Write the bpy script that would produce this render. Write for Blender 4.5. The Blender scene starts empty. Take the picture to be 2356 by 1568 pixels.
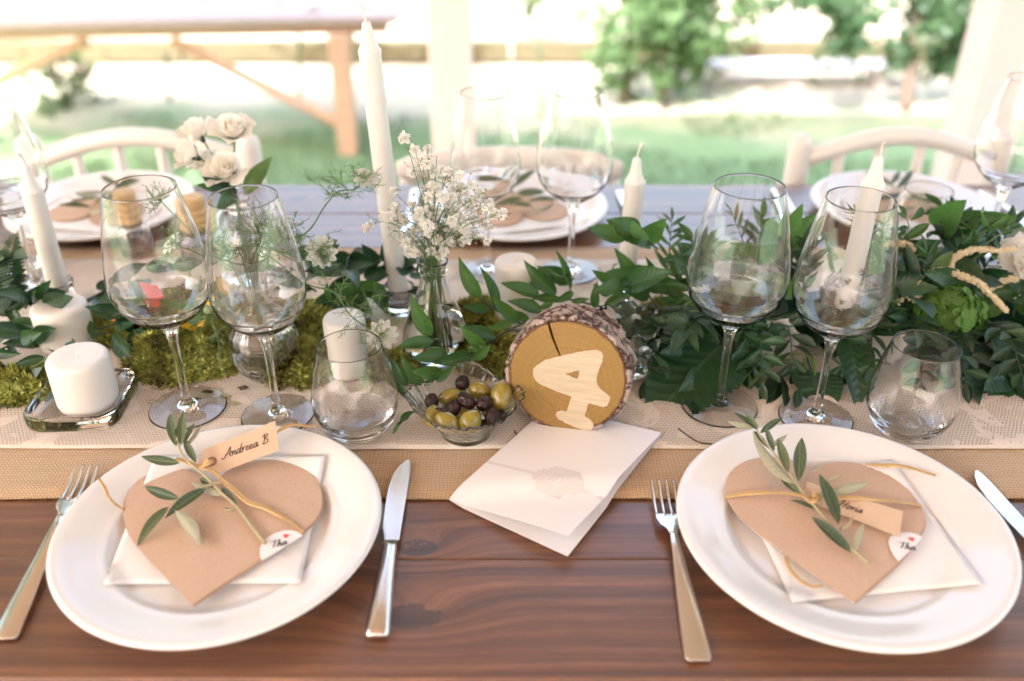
import bpy, math, random
from mathutils import Vector, Matrix, Quaternion, noise
rnd = random.Random(7)
R = math.radians
S = bpy.context.scene
COL = S.collection

# ------------------------------------------------------------------ camera
F, PITCH, CX, CY, CAMH = 2100.0, R(31.0), 1178.0, 784.0, 0.57
cam = bpy.data.cameras.new('camera')
camo = bpy.data.objects.new('camera', cam)
COL.objects.link(camo)
camo.location = (0, 0, CAMH)
camo.rotation_euler = (R(90) - PITCH, 0, 0)
cam.sensor_width = 36.0
cam.lens = F / 2356.0 * 36.0
cam.clip_start, cam.clip_end = 0.02, 400
cam.dof.use_dof = True
cam.dof.focus_distance = 0.915
cam.dof.aperture_fstop = 2.3
cam.dof.aperture_blades = 9
S.camera = camo
# ------------------------------------------------------------------ light
SUN_EL, SUN_DIR = R(47), Vector((-0.5, -0.85, 0)).normalized()
w = bpy.data.worlds.new('World')
S.world = w
w.use_nodes = True
sky = w.node_tree.nodes.new('ShaderNodeTexSky')
sky.sky_type = 'NISHITA'
sky.sun_disc = False
sky.sun_elevation = SUN_EL
sky.air_density = 2.6
sky.dust_density = 9.0
sky.ozone_density = 0.2
sky.sun_rotation = math.atan2(SUN_DIR.x, SUN_DIR.y) % (2 * math.pi)
bg = w.node_tree.nodes['Background']
bg.inputs['Strength'].default_value = 0.15
w.node_tree.links.new(sky.outputs[0], bg.inputs['Color'])
sl = bpy.data.lights.new('sun', 'SUN')
sl.energy = 3.6
sl.angle = R(0.55)
sl.color = (1.0, 0.93, 0.82)
so = bpy.data.objects.new('sun', sl)
COL.objects.link(so)
to_sun = SUN_DIR * math.cos(SUN_EL) + Vector((0, 0, math.sin(SUN_EL)))
so.rotation_euler = (-to_sun).to_track_quat('-Z', 'Y').to_euler()
so.location = to_sun * 20
vs = S.view_settings
vs.view_transform = 'Standard'
vs.look = 'None'
vs.gamma = 1.0
vs.exposure = 2.56
try:
    vs.use_white_balance = True
    vs.white_balance_temperature = 5350
    vs.white_balance_tint = 21
except Exception:
    pass
S.render.engine = 'CYCLES'
cy = S.cycles
cy.use_denoising = True
cy.max_bounces = 16
cy.diffuse_bounces = 5
cy.glossy_bounces = 6
cy.transmission_bounces = 14
cy.transparent_max_bounces = 16
cy.caustics_reflective = True
cy.caustics_refractive = True
cy.blur_glossy = 0.6
cy.sample_clamp_indirect = 6.0

# ------------------------------------------------------------------ helpers
CP, SP = math.cos(PITCH), math.sin(PITCH)
def ray(x, y):
    u, v = (x - CX) / F, (y - CY) / F
    return Vector((u, CP - v * SP, -SP - v * CP))
def P(x, y, z=0.0):                 # where a sight line meets the height z above the table top
    d = ray(x, y)
    return Vector((0, 0, CAMH)) + d * ((z - CAMH) / d.z)
def PY(x, y, Y):                    # where a sight line meets the distance Y
    d = ray(x, y)
    return Vector((0, 0, CAMH)) + d * (Y / d.y)
def PT(x, y, Y, zmin=.009):        # the same, but never below the cloth
    p = PY(x, y, Y)
    return p if p.z >= zmin else P(x, y, zmin)
def lerp(a, b, t): return a + (b - a) * t
def catmull(pts, k=6):
    pts = [Vector(p) for p in pts]
    if len(pts) < 3: return [lerp(pts[0], pts[-1], i / k) for i in range(k + 1)]
    q = [pts[0] * 2 - pts[1]] + pts + [pts[-1] * 2 - pts[-2]]
    out = []
    for i in range(1, len(q) - 2):
        a, b, c, d = q[i - 1], q[i], q[i + 1], q[i + 2]
        for j in range(k):
            t = j / k
            out.append(0.5 * (2 * b + (c - a) * t + (2 * a - 5 * b + 4 * c - d) * t * t + (3 * b - a - 3 * c + d) * t ** 3))
    out.append(pts[-1])
    return out

def fine_profile(pr, step=.0028):
    """round a profile with unit tangents so that long runs stay smooth and corners stay tight"""
    p = [Vector((a, b)) for a, b in pr]; n = len(p); out = []
    q = []
    for i in range(n):                       # support points next to tight corners
        q.append(p[i])
        if i < n - 1:
            L = (p[i + 1] - p[i]).length
            if L > .006:
                q.append(lerp(p[i], p[i + 1], .0016 / L)); q.append(lerp(p[i], p[i + 1], 1 - .0016 / L))
    p = q; n = len(p)
    d = [(p[min(i + 1, n - 1)] - p[max(i - 1, 0)]).normalized() for i in range(n)]
    for i in range(n - 1):
        L = (p[i + 1] - p[i]).length; k = max(1, int(L / step))
        for j in range(k):
            t = j / k; a, b = d[i] * L, d[i + 1] * L
            out.append(p[i] * (2 * t ** 3 - 3 * t * t + 1) + a * (t ** 3 - 2 * t * t + t) + p[i + 1] * (3 * t * t - 2 * t ** 3) + b * (t ** 3 - t * t))
    out.append(p[-1])
    return [(max(0.0, v.x), v.y) for v in out]

class MB:
    def __init__(s): s.v = []; s.f = []
    def add(s, v, f):
        n = len(s.v); s.v += [tuple(p) for p in v]; s.f += [tuple(i + n for i in q) for q in f]
    def lathe(s, prof, n=48, c=(0, 0, 0), rf=None, close=True):
        v, f = [], []
        for (r, z) in prof:
            for k in range(n):
                a = 2 * math.pi * k / n
                rr, zz = (r, z) if rf is None else rf(r, z, a)
                v.append((c[0] + rr * math.cos(a), c[1] + rr * math.sin(a), c[2] + zz))
        for i in range(len(prof) - 1):
            for k in range(n):
                k2 = (k + 1) % n
                f.append((i * n + k, i * n + k2, (i + 1) * n + k2, (i + 1) * n + k))
        s.add(v, f)
    def tube(s, pts, rad, n=6, cap=True, flat=1.0):
        pts = [Vector(p) for p in pts]
        m = len(pts)
        if not hasattr(rad, '__len__'): rad = [rad] * m
        v, f = [], []
        up = Vector((0, 0, 1)); t0 = (pts[1] - pts[0]).normalized()
        if abs(t0.dot(up)) > 0.9: up = Vector((1, 0, 0))
        for i in range(m):
            t = (pts[min(i + 1, m - 1)] - pts[max(i - 1, 0)])
            if t.length < 1e-9: t = Vector((0, 0, 1))
            t.normalize()
            a = t.cross(up)
            if a.length < 1e-6: a = t.orthogonal()
            a.normalize(); b = a.cross(t).normalized(); up = b
            for k in range(n):
                th = 2 * math.pi * k / n
                v.append(pts[i] + (a * math.cos(th) + b * math.sin(th) * flat) * rad[i])
        for i in range(m - 1):
            for k in range(n):
                f.append((i * n + k, i * n + (k + 1) % n, (i + 1) * n + (k + 1) % n, (i + 1) * n + k))
        if cap:
            f.append(tuple(range(n - 1, -1, -1))); f.append(tuple((m - 1) * n + k for k in range(n)))
        s.add(v, f)
    def box(s, c, d, M=None):
        x, y, z = d[0] / 2, d[1] / 2, d[2] / 2
        v = [Vector((sx * x, sy * y, sz * z)) for sx in (-1, 1) for sy in (-1, 1) for sz in (-1, 1)]
        if M: v = [M @ p for p in v]
        v = [p + Vector(c) for p in v]
        s.add(v, [(0, 1, 3, 2), (4, 6, 7, 5), (0, 4, 5, 1), (2, 3, 7, 6), (0, 2, 6, 4), (1, 5, 7, 3)])
    def prism(s, top, th, nrm=Vector((0, 0, 1))):      # top: outline points, extruded by th against nrm
        n = len(top); top = [Vector(p) for p in top]
        bot = [p - nrm * th for p in top]
        s.add(top + bot, [tuple(range(n)), tuple(range(2 * n - 1, n - 1, -1))] +
              [(i, n + i, n + (i + 1) % n, (i + 1) % n) for i in range(n)])
    def mesh(s, name, smooth=True):
        m = bpy.data.meshes.new(name)
        m.from_pydata(s.v, [], s.f)
        if smooth: m.polygons.foreach_set('use_smooth', [True] * len(m.polygons))
        m.update()
        return m

def put(name, mesh, mat=None, parent=None, M=None, loc=None):
    if isinstance(mesh, MB): mesh = mesh.mesh(name)
    o = bpy.data.objects.new(name, mesh)
    COL.objects.link(o)
    if mat is not None and len(mesh.materials) == 0: mesh.materials.append(mat)
    if M is not None: o.matrix_basis = M
    elif loc is not None: o.location = loc
    if parent is not None: o.parent = parent
    return o
def sharp(o, deg=35):
    bpy.context.view_layer.objects.active = o
    m = o.modifiers.new('edge', 'EDGE_SPLIT'); m.split_angle = R(deg)
    return o
def bevel(o, wd, seg=2):
    m = o.modifiers.new('bevel', 'BEVEL'); m.width = wd; m.segments = seg; m.limit_method = 'ANGLE'
    return o
def tag(o, label, cat, group=None):
    o['label'] = label; o['category'] = cat
    if group: o['group'] = group
    return o
def thing(name, label, cat, loc=(0, 0, 0), group=None, rz=0.0):
    o = bpy.data.objects.new(name, None)
    o.empty_display_size = 0.02
    COL.objects.link(o)
    o.location = loc
    o.rotation_euler = (0, 0, rz)
    return tag(o, label, cat, group)
def struct(o, kind='structure'):
    o['kind'] = kind
    return o
def clone(root, loc=None, rz=None, label=None):
    r = root.copy(); COL.objects.link(r)
    if loc is not None: r.location = loc
    if rz is not None: r.rotation_euler = (0, 0, rz)
    if label: r['label'] = label
    for ch in list(root.children):
        c = ch.copy(); COL.objects.link(c); c.parent = r
        for g in list(ch.children):
            d = g.copy(); COL.objects.link(d); d.parent = c
    return r
def local(parent, M): return Matrix.Translation(-Vector(parent.location)) @ M
def aim(base, tip, up=Vector((0, 0, 1)), roll=0.0, wide=1.0):
    base, tip = Vector(base), Vector(tip)
    y = tip - base; L = y.length; y = y / L
    x = y.cross(up)
    if x.length < 1e-4: x = y.orthogonal()
    x.normalize(); z = x.cross(y).normalized()
    M = Matrix((x * L * wide, y * L, z * L)).transposed().to_4x4()
    M = Matrix.Translation(base) @ M @ Matrix.Rotation(roll, 4, 'Y')
    return M

# ------------------------------------------------------------------ materials
class NT:
    def __init__(s, name):
        s.m = bpy.data.materials.new(name); s.m.use_nodes = True
        s.t = s.m.node_tree; s.b = s.t.nodes['Principled BSDF']; s.out = s.t.nodes['Material Output']
    def n(s, typ, **k):
        nd = s.t.nodes.new('ShaderNode' + typ)
        for a, v in k.items():
            if hasattr(nd, a): setattr(nd, a, v)
        return nd
    def l(s, a, b): s.t.links.new(a, b)
    def val(s, sock, v):
        if hasattr(v, 'is_output') or isinstance(v, bpy.types.NodeSocket): s.l(v, sock)
        else: sock.default_value = v
    def math(s, op, a, b=0.0, c=None, clamp=False):
        nd = s.n('Math', operation=op, use_clamp=clamp)
        s.val(nd.inputs[0], a); s.val(nd.inputs[1], b)
        if c is not None: s.val(nd.inputs[2], c)
        return nd.outputs[0]
    def mix(s, f, a, b, blend='MIX'):
        nd = s.n('Mix', data_type='RGBA', blend_type=blend)
        s.val(nd.inputs[0], f); s.val(nd.inputs[6], c4(a)); s.val(nd.inputs[7], c4(b))
        return nd.outputs[2]
    def noise(s, vec=None, scale=5.0, detail=3.0, rough=0.55, dist=0.0):
        nd = s.n('TexNoise'); nd.inputs['Scale'].default_value = scale; nd.inputs['Detail'].default_value = detail
        nd.inputs['Roughness'].default_value = rough; nd.inputs['Distortion'].default_value = dist
        if vec is not None: s.l(vec, nd.inputs['Vector'])
        return nd.outputs['Fac']
    def ramp(s, f, stops):
        nd = s.n('ValToRGB'); e = nd.color_ramp.elements
        while len(e) < len(stops): e.new(0.5)
        for i, (p, c) in enumerate(stops): e[i].position = p; e[i].color = c4(c)
        s.l(f, nd.inputs[0])
        return nd.outputs[0]
    def pos(s): return s.n('NewGeometry').outputs['Position']
    def obj(s): return s.n('TexCoord').outputs['Object']
    def rand(s): return s.n('ObjectInfo').outputs['Random']
    def scale(s, v, sc):
        nd = s.n('VectorMath', operation='MULTIPLY'); s.l(v, nd.inputs[0]); nd.inputs[1].default_value = sc
        return nd.outputs[0]
    def sep(s, v):
        nd = s.n('SeparateXYZ'); s.l(v, nd.inputs[0]); return nd.outputs
    def comb(s, x, y, z=0.0):
        nd = s.n('CombineXYZ'); s.val(nd.inputs[0], x); s.val(nd.inputs[1], y); s.val(nd.inputs[2], z); return nd.outputs[0]
    def bump(s, h, strength=0.3, dist=0.001):
        nd = s.n('Bump'); nd.inputs['Strength'].default_value = strength; nd.inputs['Distance'].default_value = dist
        s.l(h, nd.inputs['Height']); s.l(nd.outputs[0], s.b.inputs['Normal'])
        return nd.outputs[0]
    def set(s, **k):
        names = dict(color='Base Color', rough='Roughness', metal='Metallic', ior='IOR', trans='Transmission Weight', sss='Subsurface Weight',
                     coat='Coat Weight', spec='Specular IOR Level', sheen='Sheen Weight', alpha='Alpha')
        for a, v in k.items():
            if a == 'color' and not isinstance(v, bpy.types.NodeSocket): v = c4(v)
            s.val(s.b.inputs[names[a]], v)
        return s
def c4(c):
    if isinstance(c, bpy.types.NodeSocket): return c
    return (c[0], c[1], c[2], 1.0) if len(c) == 3 else c

def simple(name, col, rough=0.5, var=0.12, nscale=40.0, bump=0.0, **k):
    t = NT(name)
    nz = t.noise(t.obj(), nscale, 3)
    c = t.mix(nz, [x * (1 - var) for x in col], [min(1, x * (1 + var)) for x in col])
    t.set(color=c, rough=rough, **k)
    if bump: t.bump(nz, bump, 0.001)
    return t.m
def leafmat(name, dark, light, under=None, rough=0.38, trans=0.28, vein=None, spec=0.5):
    t = NT(name)
    rn = t.rand()
    o = t.obj(); xyz = t.sep(o)
    base = t.mix(rn, dark, light)
    nz = t.noise(o, 7.0, 3)
    base = t.mix(t.math('MULTIPLY', nz, 0.5), base, [x * 0.55 for x in dark])
    if vein:
        ax = t.math('ABSOLUTE', xyz[0])
        mid = t.math('LESS_THAN', ax, 0.012)
        sv = t.math('SINE', t.math('MULTIPLY', t.math('SUBTRACT', xyz[1], t.math('MULTIPLY', ax, 0.9)), 62.0))
        side = t.math('GREATER_THAN', sv, 0.93)
        vm = t.math('MAXIMUM', mid, t.math('MULTIPLY', side, 0.35))
        base = t.mix(t.math('MULTIPLY', vm, 0.55), base, vein)
        t.bump(t.math('ADD', sv, t.math('MULTIPLY', mid, -2.0)), 0.13, 0.008)
    if under:
        bf = t.n('NewGeometry').outputs['Backfacing']
        base = t.mix(bf, base, under)
    t.set(color=base, rough=rough, spec=spec)
    tr = t.n('BsdfTranslucent'); t.l(t.mix(0.5, base, light), tr.inputs['Color'])
    mx = t.n('MixShader'); mx.inputs[0].default_value = trans
    t.l(t.b.outputs[0], mx.inputs[1]); t.l(tr.outputs[0], mx.inputs[2]); t.l(mx.outputs[0], t.out.inputs['Surface'])
    return t.m
def petalmat(name, col, rough=0.55, trans=0.35):
    t = NT(name)
    nz = t.noise(t.obj(), 30.0, 2)
    c = t.mix(nz, [x * 0.93 for x in col], col)
    t.set(color=c, rough=rough, spec=0.3)
    tr = t.n('BsdfTranslucent'); t.l(c, tr.inputs['Color'])
    mx = t.n('MixShader'); mx.inputs[0].default_value = trans
    t.l(t.b.outputs[0], mx.inputs[1]); t.l(tr.outputs[0], mx.inputs[2]); t.l(mx.outputs[0], t.out.inputs['Surface'])
    return t.m
def glassmat(name, col=(1, 1, 1), ior=1.5, rough=0.0, ripple=0.0):
    t = NT(name)
    t.t.nodes.remove(t.b)
    g = t.n('BsdfGlass'); g.inputs['Color'].default_value = c4(col); g.inputs['IOR'].default_value = ior
    g.inputs['Roughness'].default_value = rough
    if ripple:
        nd = t.n('Bump'); nd.inputs['Strength'].default_value = ripple; nd.inputs['Distance'].default_value = 0.002
        t.l(t.noise(t.obj(), 90.0, 2), nd.inputs['Height']); t.l(nd.outputs[0], g.inputs['Normal'])
    t.l(g.outputs[0], t.out.inputs['Surface'])
    return t.m

M = {}
def materials():
    M['glass'] = glassmat('clear_glass', (0.995, 0.995, 0.995), 1.47)
    M['pressed'] = glassmat('pressed_glass', (0.97, 0.985, 0.98), 1.48, 0.0, 0.25)
    M['water'] = glassmat('water', (0.97, 0.985, 0.96), 1.33)
    M['ceramic'] = simple('white_ceramic', (0.76, 0.735, 0.705), 0.085, 0.015, 30, spec=0.6)
    t = NT('candle_wax'); t.set(color=(0.77, 0.745, 0.705), rough=0.42, sss=0.35)
    t.b.inputs['Subsurface Radius'].default_value = (0.006, 0.004, 0.0025)
    t.bump(t.noise(t.obj(), 60, 2), 0.08, 0.001); M['wax'] = t.m
    M['wick'] = simple('cotton_wick', (0.80, 0.77, 0.70), 0.9, 0.1, 400)
    M['steel'] = simple('polished_steel', (0.78, 0.74, 0.71), 0.2, 0.03, 60, metal=1.0)
    M['chair'] = simple('cream_chair_paint', (0.78, 0.74, 0.68), 0.35, 0.03, 8)
    M['post'] = simple('cream_post_paint', (0.82, 0.69, 0.62), 0.6, 0.04, 5)
    M['ceil'] = simple('brown_ceiling_boards', (0.40, 0.255, 0.17), 0.7, 0.06, 3)
    M['ink'] = simple('dark_ink', (0.035, 0.018, 0.025), 0.6, 0.2, 300)
    M['red'] = simple('red_ink', (0.75, 0.05, 0.035), 0.6, 0.1, 300)
    M['sticker'] = simple('white_sticker_paper', (0.82, 0.77, 0.74), 0.55, 0.02, 80)
    M['emblem'] = simple('grey_print', (0.675, 0.63, 0.605), 0.65, 0.03, 200)
    M['emblem_text'] = simple('pale_print', (0.77, 0.73, 0.71), 0.65, 0.02, 200)
    t = NT('card_stock'); nz = t.noise(t.obj(), 700, 2); t.set(color=t.mix(nz, (0.77, 0.735, 0.715), (0.81, 0.78, 0.765)), rough=0.6)
    t.bump(nz, 0.15, 0.0006); M['card'] = t.m
    t = NT('kraft_paper'); nz = t.noise(t.obj(), 240, 4, 0.7); n2 = t.noise(t.obj(), 25, 2)
    kc = t.mix(t.math('MULTIPLY', nz, n2), (0.52, 0.345, 0.225), (0.67, 0.485, 0.355))
    fk = t.noise(t.scale(t.obj(), (900, 240, 300)), 1.0, 2); kc = t.mix(t.math('MULTIPLY', t.math('GREATER_THAN', fk, 0.68), 0.5), kc, (0.33, 0.20, 0.12)); kc = t.mix(t.math('MULTIPLY', t.math('LESS_THAN', fk, 0.33), 0.35), kc, (0.78, 0.62, 0.48))
    t.set(color=kc, rough=0.75)
    t.bump(nz, 0.15, 0.0005); M['kraft'] = t.m
    M['tagpaper'] = simple('buff_tag_paper', (0.62, 0.44, 0.29), 0.7, 0.06, 300, 0.1)
    M['eyelet'] = simple('brown_eyelet_paper', (0.28, 0.14, 0.085), 0.7, 0.08, 300)
    t = NT('embossed_napkin'); o = t.obj(); xyz = t.sep(o)
    dd = t.math('MULTIPLY', t.math('SINE', t.math('MULTIPLY', xyz[0], 2600.0)), t.math('SINE', t.math('MULTIPLY', xyz[1], 2600.0)))
    t.set(color=(0.83, 0.80, 0.765), rough=0.85); t.bump(dd, 0.25, 0.0006); M['napkin'] = t.m
    t = NT('raffia'); o = t.obj()
    nz = t.noise(t.scale(o, (140, 140, 140)), 8, 3)
    t.set(color=t.mix(nz, (0.50, 0.30, 0.10), (0.74, 0.53, 0.25)), rough=0.6); t.bump(nz, 0.4, 0.001); M['raffia'] = t.m
    # --- table wood
    t = NT('stained_table_wood'); p = t.pos(); x, y, z = t.sep(p)
    rn = t.rand()
    warp = t.math('MULTIPLY', t.math('SUBTRACT', t.noise(t.comb(t.math('MULTIPLY', x, 2.2), t.math('MULTIPLY', y, 9.0), rn), 1.0, 2), 0.5), 0.011)
    yk = t.math('ADD', y, warp)
    knot = None
    for (kx, ky, kr) in ((-0.083, 0.595, 0.022), (-0.080, 0.517, 0.03), (-0.52, 0.53, 0.02), (0.50, 1.35, 0.03), (-0.35, 1.40, 0.02)):
        dx = t.math('MULTIPLY', t.math('SUBTRACT', x, kx), 0.55); dy = t.math('SUBTRACT', y, ky)
        d2 = t.math('ADD', t.math('MULTIPLY', dx, dx), t.math('MULTIPLY', dy, dy))
        g = t.math('POWER', 2.718, t.math('DIVIDE', d2, -kr * kr))
        knot = g if knot is None else t.math('MAXIMUM', knot, g)
    yk = t.math('ADD', yk, t.math('MULTIPLY', knot, 0.032))
    gr = t.noise(t.comb(t.math('MULTIPLY', x, 1.3), t.math('MULTIPLY', yk, 80.0), t.math('MULTIPLY', rn, 9.0)), 1.0, 5, 0.62)
    fine = t.noise(t.comb(t.math('MULTIPLY', x, 22.0), t.math('MULTIPLY', yk, 330.0), 0.0), 1.0, 4, 0.7)
    big = t.noise(t.comb(t.math('MULTIPLY', x, 2.0), t.math('MULTIPLY', y, 5.0), rn), 1.0, 2)
    c = t.ramp(gr, [(0.32, (0.042, 0.0140, 0.0058)), (0.5, (0.165, 0.058, 0.021)), (0.68, (0.32, 0.128, 0.050))])
    c = t.mix(t.math('MULTIPLY', t.math('SUBTRACT', fine, 0.3, clamp=True), 1.6, clamp=True), c, (0.035, 0.015, 0.008))
    c = t.mix(t.math('MULTIPLY', big, 0.45), c, (0.19, 0.085, 0.04))
    pit = t.noise(p, 55, 4, 0.7)
    pm = t.math('MULTIPLY', t.math('GREATER_THAN', knot, 0.82), t.math('GREATER_THAN', pit, 0.44))
    c = t.mix(t.math('MULTIPLY', pm, 0.75), c, (0.028, 0.014, 0.009))
    wear = t.math('GREATER_THAN', t.noise(p, 38, 5, 0.75), 0.71)
    c = t.mix(t.math('MULTIPLY', wear, 0.4), c, (0.30, 0.19, 0.12))
    t.set(color=c, rough=t.math('MULTIPLY_ADD', fine, 0.25, 0.25), spec=0.6, coat=0.7)
    t.b.inputs['Coat Roughness'].default_value = 0.24
    t.b.inputs['Coat IOR'].default_value = 1.65
    h = t.math('ADD', t.math('MULTIPLY', gr, 0.8), t.math('ADD', t.math('MULTIPLY', fine, 0.7), t.math('MULTIPLY', pm, -1.2)))
    t.bump(h, 0.45, 0.0016); M['table'] = t.m
    # --- burlap
    t = NT('burlap_weave'); p = t.pos(); x, y, z = t.sep(p)
    wob = t.math('MULTIPLY', t.math('SUBTRACT', t.noise(p, 60, 2), 0.5), 0.004)
    K = 2 * math.pi / 0.0036
    sx = t.math('SINE', t.math('MULTIPLY', t.math('ADD', x, wob), K)); sy = t.math('SINE', t.math('MULTIPLY', t.math('ADD', y, wob), K))
    wv = t.math('MULTIPLY', sx, sy)
    hole = t.math('MULTIPLY', t.math('MAXIMUM', t.math('MULTIPLY', sx, -1.0), 0.0), t.math('MAXIMUM', t.math('MULTIPLY', sy, -1.0), 0.0))
    st = t.noise(t.comb(t.math('MULTIPLY', x, 12), t.math('MULTIPLY', y, 340), 0), 1.0, 3)
    st2 = t.noise(t.comb(t.math('MULTIPLY', x, 340), t.math('MULTIPLY', y, 12), 3), 1.0, 3)
    c = t.mix(st, (0.41, 0.265, 0.135), (0.68, 0.49, 0.295)); c = t.mix(t.math('MULTIPLY', st2, 0.5), c, (0.50, 0.33, 0.17))
    c = t.mix(t.math('MULTIPLY', hole, 0.75, clamp=True), c, (0.11, 0.055, 0.025))
    t.set(color=c, rough=0.9, sheen=0.2); t.bump(t.math('ADD', wv, t.math('MULTIPLY', hole, -1.5)), 0.7, 0.0007); M['burlap'] = t.m
    M['fibre'] = simple('burlap_fibre', (0.46, 0.30, 0.15), 0.9, 0.2, 50)
    # --- lace
    t = NT('cotton_lace'); p = t.pos(); x, y, z = t.sep(p)
    wob = t.math('MULTIPLY', t.math('SUBTRACT', t.noise(p, 25, 2), 0.5), 0.004)
    row = t.math('FLOOR', t.math('DIVIDE', y, 0.0032))
    xs = t.math('ADD', t.math('ADD', x, wob), t.math('MULTIPLY', t.math('MODULO', row, 2.0), 0.0019))
    fx = t.math('FRACT', t.math('DIVIDE', xs, 0.0038)); fy = t.math('FRACT', t.math('DIVIDE', t.math('ADD', y, 5.12), 0.0032))
    ex = t.math('SUBTRACT', fx, 0.5); ey = t.math('SUBTRACT', fy, 0.5)
    rr = t.math('ADD', t.math('MULTIPLY', t.math('MULTIPLY', ex, ex), 1.0), t.math('MULTIPLY', t.math('MULTIPLY', ey, ey), 1.35))
    hole = t.math('LESS_THAN', rr, 0.115)
    fl = t.noise(t.scale(p, (1, 1, 1)), 19.0, 1.0, 0.4, 1.2)
    flo = t.math('GREATER_THAN', fl, 0.535)
    mot = t.math('GREATER_THAN', t.noise(p, 150.0, 1.0), 0.40)
    solid = t.math('MULTIPLY', flo, mot)
    edge = t.math('LESS_THAN', t.math('ABSOLUTE', t.math('SUBTRACT', y, 0.7325)), 0.0040)
    solid = t.math('MAXIMUM', solid, edge)
    hole = t.math('MULTIPLY', hole, t.math('SUBTRACT', 1.0, solid))
    c = t.mix(t.noise(p, 500, 2), (0.60, 0.51, 0.41), (0.74, 0.66, 0.56))
    t.set(color=c, rough=0.9)
    t.bump(t.math('ADD', t.math('MULTIPLY', solid, 0.5), t.noise(p, 900, 2)), 0.35, 0.0006)
    trn = t.n('BsdfTransparent'); mx = t.n('MixShader'); t.l(t.math('MULTIPLY', hole, 0.93), mx.inputs[0]); t.l(t.b.outputs[0], mx.inputs[1]); t.l(trn.outputs[0], mx.inputs[2])
    t.l(mx.outputs[0], t.out.inputs['Surface']); M['lace'] = t.m
    # --- wood slice
    t = NT('cut_wood_face'); o = t.obj(); x, y, z = t.sep(o)
    cxx = t.math('SUBTRACT', x, 0.003); czz = t.math('SUBTRACT', z, -0.004)
    wn = t.math('MULTIPLY', t.math('SUBTRACT', t.noise(o, 30, 2), 0.5), 0.012)
    rad = t.math('ADD', t.math('SQRT', t.math('ADD', t.math('MULTIPLY', cxx, cxx), t.math('MULTIPLY', czz, czz))), wn)
    ring = t.noise(t.comb(t.math('MULTIPLY', rad, 300.0), 0.0, 0.0), 1.0, 3, 0.6)
    ang = t.math('ARCTAN2', czz, cxx)
    rays = t.math('GREATER_THAN', t.noise(t.comb(t.math('MULTIPLY', ang, 48.0), t.math('MULTIPLY', rad, 22.0), 0.0), 1.0, 2), 0.61)
    c = t.ramp(ring, [(0.25, (0.205, 0.116, 0.019)), (0.75, (0.315, 0.186, 0.036))])
    heart = t.math('SUBTRACT', 1.0, t.math('MULTIPLY', rad, 26.0), clamp=True)
    c = t.mix(t.math('MULTIPLY', heart, 0.45), c, (0.27, 0.125, 0.04))
    c = t.mix(t.math('MULTIPLY', rays, 0.35), c, (0.40, 0.255, 0.075))
    rad0 = t.math('SQRT', t.math('ADD', t.math('MULTIPLY', x, x), t.math('MULTIPLY', z, z)))
    rim = t.math('GREATER_THAN', t.math('ADD', rad0, t.math('MULTIPLY', t.math('SUBTRACT', t.noise(o, 120, 3), 0.5), 0.004)), 0.0575)
    c = t.mix(t.math('MULTIPLY', rim, 0.85), c, (0.11, 0.042, 0.012))
    t.set(color=c, rough=0.5); t.bump(ring, 0.2, 0.0008); M['cutwood'] = t.m
    t = NT('tree_bark'); o = t.obj(); nz = t.noise(o, 160, 5, 0.7); at = t.n('Attribute', attribute_name='plate'); n2 = t.math('ADD', t.math('MULTIPLY', at.outputs['Fac'], 0.75), t.math('MULTIPLY', t.noise(o, 60, 3), 0.35))
    c = t.ramp(n2, [(0.24, (0.055, 0.026, 0.016)), (0.46, (0.17, 0.105, 0.078)), (0.74, (0.40, 0.32, 0.28))])
    c = t.mix(t.math('MULTIPLY', t.math('GREATER_THAN', nz, 0.56), 0.45), c, (0.56, 0.47, 0.43)); t.set(color=c, rough=0.9); t.bump(nz, 0.9, 0.003); M['bark'] = t.m
    t = NT('cream_brush_paint'); o = t.obj(); nz = t.noise(t.scale(o, (25, 25, 260)), 1.0, 4, 0.7)
    t.set(color=t.mix(nz, (0.36, 0.265, 0.145), (0.66, 0.575, 0.435)), rough=0.6); t.bump(nz, 0.3, 0.0006); M['paint4'] = t.m
    # --- plants
    M['ruscus'] = leafmat('ruscus_leaf', (0.030, 0.095, 0.020), (0.115, 0.25, 0.042), under=(0.14, 0.25, 0.08), rough=0.33, trans=0.4, vein=(0.10, 0.20, 0.06))
    M['ruscus_dark'] = leafmat('dark_ruscus_leaf', (0.014, 0.054, 0.018), (0.046, 0.115, 0.032), under=(0.22, 0.28, 0.24), rough=0.30, trans=0.12, vein=(0.06, 0.13, 0.05))
    M['dark'] = leafmat('dark_broad_leaf', (0.012, 0.042, 0.015), (0.045, 0.110, 0.034), under=(0.05, 0.075, 0.035), rough=0.42, trans=0.12, vein=(0.07, 0.13, 0.06))
    M['serrated'] = leafmat('serrated_leaf', (0.011, 0.048, 0.012), (0.020, 0.075, 0.016), under=(0.03, 0.06, 0.02), rough=0.5, trans=0.18, vein=(0.06, 0.13, 0.04))
    M['box'] = leafmat('small_glossy_leaf', (0.022, 0.080, 0.018), (0.085, 0.20, 0.038), under=(0.10, 0.16, 0.07), rough=0.35, trans=0.25)
    M['pale'] = leafmat('pale_sprig_leaf', (0.06, 0.13, 0.03), (0.15, 0.25, 0.06), rough=0.5, trans=0.3)
    M['grey'] = leafmat('grey_green_leaf', (0.16, 0.22, 0.15), (0.26, 0.32, 0.22), rough=0.6, trans=0.25)
    M['olive_leaf'] = leafmat('olive_tree_leaf', (0.055, 0.095, 0.050), (0.16, 0.20, 0.085), under=(0.42, 0.41, 0.28), rough=0.45, trans=0.2, vein=(0.22, 0.26, 0.14))
    M['rosemary'] = leafmat('rosemary_needle', (0.10, 0.16, 0.07), (0.22, 0.27, 0.13), rough=0.5, trans=0.2)
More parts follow.
